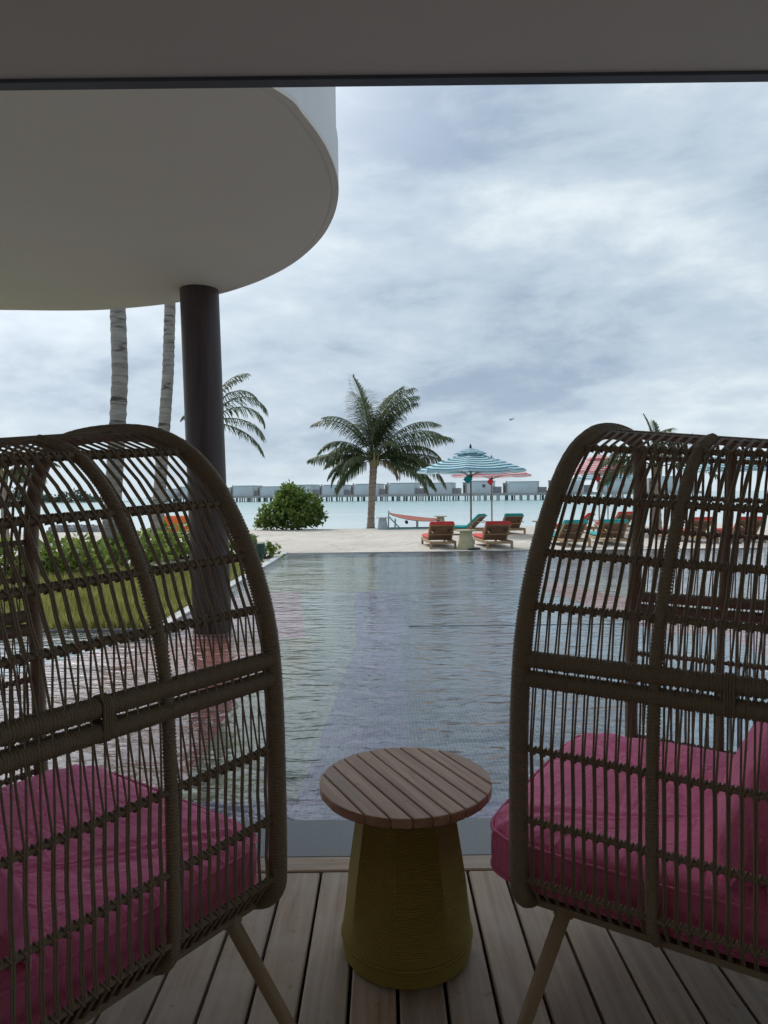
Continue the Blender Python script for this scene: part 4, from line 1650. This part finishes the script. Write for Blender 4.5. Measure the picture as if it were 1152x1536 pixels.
# small palm behind the column
p0 = at_z(314, 822, GZ)
pc = at_y(316, 632, p0.y)
col_fronds = [(0, 68, 1.8, 120, 0.8), (15, 40, 1.9, 125, 0.9), (345, 10, 1.9, 80, 0.8), (350, 50, 2.1, 125, 0.8), (355, -10, 1.9, 60, 0.8), (5, 80, 1.6, 80, 0.6), (180, 80, 1.0, 80, 0.8), (165, 60, 0.9, 110, 0.9), (90, 70, 1.5, 90, 0.7), (270, 60, 1.5, 100, 0.8), (20, 80, 1.9, 80, 0.8), (200, 40, 0.9, 110, 0.9)]
palm('palm_tree', 'small palm half hidden by the dark column', (p0.x, p0.y, GZ - 0.03), pc.z, (0.05, 0.0), (0.09, 0.08), col_fronds, 'palm_bark_young', 0.85, 'palm trees', 0.62)

# right palm behind the umbrellas
p0 = at_z(985, 803, GZ)
pc = at_y(987, 701, p0.y)
right_fronds = [(165, 86, 1.5, 25, 0.3), (20, 62, 1.9, 90, 0.5), (40, 70, 1.9, 80, 0.5), (0, 40, 1.8, 95, 0.7), (180, 30, 1.9, 90, 0.9), (190, 10, 1.9, 75, 1.0), (200, 45, 1.9, 110, 0.8), (150, 25, 2.0, 95, 0.9),
                (340, 15, 1.8, 80, 0.9), (270, 40, 1.6, 95, 0.8), (90, 50, 1.8, 85, 0.7), (120, 84, 1.4, 20, 0.2), (355, 60, 1.9, 105, 0.6)]
palm('palm_tree', 'palm tree whose tips rise above the right wicker chair', (p0.x, p0.y, sand_z(p0.x, p0.y) - 0.05), pc.z, (0.0, 0.0), (0.13, 0.11), right_fronds, 'palm_bark_young', 1.0, 'palm trees')

# low palm at the left edge
p0 = at_z(8, 812, GZ)
pc = at_y(6, 712, p0.y)
left_fronds = [(0, 55, 1.6, 70, 0.5), (30, 40, 1.6, 80, 0.7), (350, 25, 1.4, 80, 0.9), (180, 50, 1.6, 80, 0.7), (150, 30, 1.5, 80, 0.8), (90, 70, 1.4, 70, 0.6), (270, 50, 1.3, 90, 0.8), (330, 10, 1.3, 70, 1.0), (60, 20, 1.4, 80, 1.0), (10, 8, 1.2, 80, 1.0, 'palm_leaf_dry')]
palm('palm_tree', 'low palm at the left edge, its tips above the left wicker chair', (p0.x, p0.y, GZ - 0.03), pc.z, (0, 0), (0.10, 0.09), left_fronds, 'palm_bark_young', 1.0, 'palm trees')

# two tall trunks whose crowns are hidden above the canopy
tall_fronds = [(a * 36 + 8 * (a % 3), 55 - 22 * (a % 3), 2.7, 80 + 12 * (a % 2), 0.8) for a in range(12)]
for (bx, by, poly_, lab) in (
        (163, 851, [(176, 644), (180, 560), (177, 470)], 'left of the two tall ringed palm trunks rising behind the left wicker chair'),
        (233, 823, [(246, 644), (252, 560), (255, 460)], 'tall ringed palm trunk standing close beside the column, rising to the canopy')):
    p0 = at_z(bx, by, GZ)
    TOPZ = 9.2
    mids = [(0.0, 0.0)]
    for qx, qy in poly_:
        q = at_y(qx, qy, p0.y)
        mids.append(((q.z - GZ) / (TOPZ - GZ), q.x - p0.x))
    mids.append((1.0, mids[-1][1] - 0.05))
    fr = tall_fronds
    palm('tall_palm', lab, (p0.x, p0.y, GZ - 0.03), TOPZ, (0, 0), (0.15, 0.115), fr, 'palm_bark', 1.0, 'tall palm trunks', mids=mids)

# ------------------------------------------------------------------ bush, shrubs, lawn
def leaf_cloud(centres, nper, size, seed, flat=0.5, up=0.5):
    """rosettes of small pointed leaves"""
    rg = np.random.default_rng(seed)
    V_, F_ = [], []
    k = 0
    for (c, nrm) in centres:
        nrm = np.array(nrm, float)
        nrm /= np.linalg.norm(nrm) + 1e-9
        for j in range(nper):
            d = nrm * up + rg.normal(0, 0.75, 3)
            d /= np.linalg.norm(d)
            s_ = size * rg.uniform(0.7, 1.25)
            wv_ = np.cross(d, rg.normal(0, 1, 3))
            wv_ /= np.linalg.norm(wv_) + 1e-9
            nn = np.cross(d, wv_)
            o_ = np.array(c) + rg.normal(0, size * 0.3, 3)
            V_ += [o_, o_ + d * s_ * 0.55 + wv_ * s_ * 0.26 + nn * s_ * 0.05, o_ + d * s_, o_ + d * s_ * 0.55 - wv_ * s_ * 0.26 + nn * s_ * 0.05]
            F_ += [(k, k + 1, k + 2), (k, k + 2, k + 3)]
            k += 4
    return V_, F_


def bush(label, loc, lobes, nc, nper, size, mat, seed, group=None, name='leafy_bush', stems=6):
    rg = np.random.default_rng(seed)
    t_ = thing(name, label, 'bush', loc, 0, group)
    cs = []
    tot = sum(l[3] * l[4] for l in lobes)
    for (cx, cy, cz, rx, rz_) in lobes:
        k = int(nc * rx * rz_ / tot)
        for _ in range(k):
            d = rg.normal(0, 1, 3)
            d /= np.linalg.norm(d)
            f = rg.uniform(0.55, 1.06) ** 0.6
            p = np.array([cx + d[0] * rx * f, cy + d[1] * rx * 0.8 * f, cz + d[2] * rz_ * f])
            if p[2] < 0.04:
                continue
            cs.append((p, d * np.array([1, 1, 0.7]) + np.array([0, 0, 0.5])))
    V_, F_ = leaf_cloud(cs, nper, size, seed + 1)
    MB().add(V_, F_).build('foliage', mat, t_)
    for k in range(stems):
        l = lobes[k % len(lobes)]
        a = rg.uniform(0, 6.28)
        tx, ty = l[0] + 0.3 * l[3] * math.cos(a), l[1] + 0.3 * l[3] * math.sin(a)
        MB().tube([(tx * 0.25, ty * 0.25, 0), (tx * 0.6, ty * 0.6, l[2] * 0.5), (tx, ty, l[2] + 0.2 * l[4])], [0.035, 0.026, 0.012], 6).build('stem', 'stem_bark', t_, True)
    return t_


bp = at_z(437, 794, GZ)
bush('dense rounded green bush on the sand left of the palm', (bp.x, bp.y, sand_z(bp.x, bp.y)),
     [(-0.05, 0, 1.0, 0.62, 0.62), (0.45, 0.1, 0.75, 0.66, 0.58), (-0.55, 0, 0.55, 0.58, 0.45), (0.1, -0.2, 0.55, 0.7, 0.5), (-0.95, 0, 0.28, 0.32, 0.26), (0.85, 0, 0.5, 0.38, 0.42), (-0.1, 0, 1.38, 0.28, 0.26)], 760, 9, 0.15, 'bush_leaf', 5)

shrub_px = [(20, 872, 0.40, 'low leafy shrub at the left edge of the lawn'), (95, 868, 0.42, 'bright broad-leaved shrub on the lawn seen through the left chair'), (130, 860, 0.36, 'small shrub beside the left tall palm trunk'),
            (200, 852, 0.38, 'shrub between the two tall palm trunks'), (238, 842, 0.42, 'leafy shrub at the foot of the palm trunk by the column'), (275, 838, 0.40, 'shrub just left of the dark column'),
            (352, 838, 0.30, 'small shrub at the corner of the lawn right of the column'), (395, 838, 0.2, 'tiny shrub behind the green garden light')]
for i, (px, py, s_, lab) in enumerate(shrub_px):
    p = at_z(px, py, GZ)
    bush(lab, (p.x, p.y, GZ), [(0, 0, s_ * 0.8, s_ * 0.95, s_ * 0.75), (s_ * 0.9, 0.1, s_ * 0.6, s_ * 0.7, s_ * 0.6), (-s_ * 0.8, 0, s_ * 0.5, s_ * 0.7, s_ * 0.5)], 60 if s_ > 0.25 else 30, 7, 0.16 * (s_ / 0.4) ** 0.5, 'shrub_leaf', 40 + i, 'shrubs along the lawn', 'lawn_shrub', 4)

# lawn
LX0, LX1, LY0, LY1 = -9.0, POOL_XL - 0.13, POOL_MID, 12.0
struct(MB().sheet([(LX0, LY0), (LX1, LY0), (LX1, LY1 + 0.6), (-3.6, LY1 + 0.2), (-5, LY1 - 0.6), (LX0, LY1 - 1.0)], -0.012).build('lawn', 'soil'))
NB = 52000
gx = npr.uniform(LX0, LX1, NB)
gy = LY0 + (LY1 - LY0) * npr.uniform(0, 1, NB) ** 1.25
keep = (gy < LY1 - 0.6 + 0.5 * np.sin(gx * 2.1) * 0.6 + 0.25 * np.maximum(0, gx + 4)) & (gx > -0.85 * gy)
gx, gy = gx[keep], gy[keep]
NB = len(gx)
hh = npr.uniform(0.05, 0.16, NB)
aa = npr.uniform(0, 6.28, NB)
bx_, by_ = npr.normal(0, 0.035, NB), npr.normal(0, 0.035, NB)
wd = npr.uniform(0.005, 0.012, NB)
V_ = np.empty((NB, 3, 3))
V_[:, 0] = np.stack([gx - wd * np.cos(aa), gy - wd * np.sin(aa), np.full(NB, -0.012)], 1)
V_[:, 1] = np.stack([gx + wd * np.cos(aa), gy + wd * np.sin(aa), np.full(NB, -0.012)], 1)
V_[:, 2] = np.stack([gx + bx_, gy + by_, hh], 1)
mm = MB()
mm.v = [tuple(p) for p in V_.reshape(-1, 3)]
mm.f = [(3 * i, 3 * i + 1, 3 * i + 2) for i in range(NB)]
o = mm.build('grass', 'grass_blade')
tag(o, 'yellow green grass of the lawn beside the pool', 'grass', kind='stuff')

# shore rocks
rk = random.Random(5)
rock_spots = [(112, 797), (122, 796), (131, 797), (141, 796), (150, 797), (160, 796), (86, 798), (98, 797)]
words = ['first', 'second', 'third', 'fourth', 'fifth', 'sixth', 'seventh', 'eighth']
order = sorted(range(len(rock_spots)), key=lambda i: rock_spots[i][0])
for i, (px, py) in enumerate(rock_spots):
    p = at_z(px, py, -0.05)
    mm = MB()
    vs_, fs = [], []
    for a in range(7):
        for b in range(10):
            th, ph = math.pi * a / 6, 2 * math.pi * b / 10
            r_ = 0.28 * (1 + 0.28 * math.sin(3 * ph + i) * math.sin(th) + rk.uniform(-0.12, 0.12))
            vs_.append((r_ * 1.2 * math.sin(th) * math.cos(ph), r_ * math.sin(th) * math.sin(ph), 0.75 * r_ * math.cos(th) + 0.06))
    for a in range(6):
        for b in range(10):
            b2 = (b + 1) % 10
            fs.append((a * 10 + b, (a + 1) * 10 + b, (a + 1) * 10 + b2, a * 10 + b2))
    mm.add(vs_, fs)
    o = mm.build('shore_rock', 'rock')
    o.location = (p.x, p.y, sand_z(p.x, p.y))
    tag(o, 'grey shore rock at the water edge, %s from the left' % words[order.index(i)], 'rock', 'shore rocks')

# ------------------------------------------------------------------ villas over the water
A = Vector((-50.0, 250.0, 0))
B = Vector((40.5, 197.0, 0))
dv = (B - A) / 8
L_unit = dv.length
rzv = math.atan2(dv.y, dv.x)
SEA = -0.80
DZ = 1.35                         # deck height
proto = thing('water_villa', '', 'villa')
MB().box(-3.9, 4.0, -3.0, 5.0, DZ + 0.001, DZ + 3.55).build('main_wall', 'villa_wall', proto)
MB().box(-4.6, -3.9, -2.6, 4.6, DZ + 0.001, DZ + 3.3).build('pale_wall', 'villa_wall_pale', proto)
MB().box(-6.0, -4.62, -2.0, 4.0, DZ + 0.001, DZ + 3.2).build('timber_wall', 'villa_wood', proto)
MB().box(4.02, 6.3, -1.5, 3.5, DZ + 0.001, DZ + 1.9).build('screen_wall', 'villa_grey', proto)
MB().box(-4.75, 4.15, -3.15, 5.15, DZ + 3.552, DZ + 3.72).build('roof', 'villa_roof', proto)
MB().box(-6.1, -4.76, -2.15, 4.1, DZ + 3.203, DZ + 3.33).build('side_roof', 'villa_roof', proto)
MB().box(-3.4, -0.6, -3.06, -3.003, DZ + 0.4, DZ + 3.1).build('pale_panel', 'villa_wall_pale', proto)
MB().box(-5.75, -4.95, -2.06, -2.003, DZ + 0.3, DZ + 2.5).build('doorway', 'villa_dark', proto)
MB().box(0.6, 1.5, -3.05, -3.003, DZ + 1.7, DZ + 2.6).build('window', 'villa_dark', proto)
MB().box(-5.1, -4.7, -2.5, -2.2, DZ, DZ + 3.9).build('chimney_post', 'villa_wood', proto)
sm = MB().box(-0.16, 0.16, -0.16, 0.16, SEA - 0.4, DZ - 0.26).mesh('stilt', 'stilt')
for k in range(6):
    for yy in (-2.2, 3.6):
        link('stilt', sm, proto, (-5.2 + k * 2.1, yy, 0))
MB().box(-6.55, 6.5, -3.6, 5.6, DZ - 0.26, DZ).build('deck', 'pier_wood', proto)
vw = {-3: 'glimpsed between the two tall palm trunks', -2: 'just left of the dark column', -1: 'hidden mostly behind the dark column', 0: 'first to the right of the column', 1: 'behind the left part of the green bush',
      2: 'between the green bush and the left palm fronds', 3: 'second left of the palm trunk, above the water', 4: 'directly behind the palm trunk', 5: 'just right of the palm trunk', 6: 'left of the striped umbrella pole',
      7: 'between the two umbrella poles', 8: 'right of the red umbrella pole, beside the chair rim', 9: 'seen through the front cords of the right chair', 10: 'seen through the right chair behind the red umbrella', 11: 'furthest right, behind the rib of the right chair'}
for i in range(11, -4, -1):
    o = proto if i == -3 else copy_tree(proto)
    p = A + dv * i
    o.location = (p.x, p.y, 0)
    o.rotation_euler = (0, 0, rzv * 0.5 + 0.02 * math.sin(i * 2.1))
    o.scale = (0.93 + 0.06 * math.sin(i * 1.7), 1, 0.95 + 0.06 * math.sin(i * 2.9 + 1))
    for ch in list(o.children):
        if ch.name.startswith('window') and i not in (3, 7, 10):
            bpy.data.objects.remove(ch)
    tag(o, 'pale grey overwater villa on stilts ' + vw[i], 'villa', 'overwater villas')
pier = thing('pier_walkway', 'long timber walkway on stilts linking the overwater villas', 'pier', (A.x, A.y, 0), rzv)
MB().box(-L_unit * 3.6, L_unit * 11.6, -5.6, -4.0, DZ - 0.75, DZ - 0.05).build('walkway', 'pier_wood', pier)
sm2 = MB().box(-0.13, 0.13, -0.13, 0.13, SEA - 0.4, DZ - 0.752).mesh('stilt', 'stilt')
nst = int(L_unit * 15.0 / 2.1)
rs = random.Random(3)
for k in range(nst):
    link('stilt', sm2, pier, (-L_unit * 3.5 + k * 2.1 + rs.uniform(-0.35, 0.35), -5.3 if k % 2 else -4.3, 0))

# far wooded shore at left
rg = np.random.default_rng(77)
cs = []
for k in range(700):
    fx = rg.uniform(0, 1)
    hx = 7.0 * (0.55 + 0.3 * math.sin(fx * 23) + 0.15 * math.sin(fx * 61)) * min(1, (1 - fx) * 6)
    cs.append((np.array([-235 + 112 * fx, 300 + rg.uniform(0, 12), SEA + rg.uniform(0.05, 1) * max(hx, 0.5)]), np.array([0, -0.5, 0.8])))
V_, F_ = leaf_cloud(cs, 10, 1.5, 5)
o = MB().add(V_, F_).build('far_trees', 'far_leaf')
tag(o, 'low line of hazy green trees on the far shore at left', 'trees', kind='stuff')
struct(MB().prism([(-260, 297), (-115, 299), (-118, 316), (-260, 318)], -2.5, -0.5).build('far_shore', 'sand'))

# seaplane in the sky
D = 1300.0
p = at_y(767, 629, D)
pl = thing('small_airplane', 'tiny dark airplane flying in the sky above the umbrellas', 'airplane', p, R(12))
mm = MB().tube([(-5, 0, -0.2), (-4.2, 0, 0), (-1, 0, 0.1), (2.5, 0, 0.1), (5.5, 0, 0.7)], [0.2, 0.8, 1.0, 0.8, 0.2], 10)
mm.build('fuselage', 'plane_paint', pl, True)
MB().box(-1.6, 0.4, -8.5, 8.5, 1.0, 1.2, 0.05).build('wing', 'plane_paint', pl)
MB().box(4.4, 5.8, -2.4, 2.4, 0.9, 1.0, 0.03).build('tailplane', 'plane_paint', pl)
MB().box(4.3, 5.9, -0.08, 0.08, 0.8, 2.9, 0.02).build('tail_fin', 'plane_paint', pl)
for sy in (-1, 1):
    MB().tube([(-4, sy * 1.4, -1.6), (-2, sy * 1.4, -1.9), (2.5, sy * 1.4, -1.6)], [0.15, 0.4, 0.15], 8).build('float', 'plane_paint', pl, True)
    MB().tube([(-1.5, sy * 0.8, -0.4), (-1.5, sy * 1.4, -1.6)], 0.1, 6).build('strut', 'plane_paint', pl)
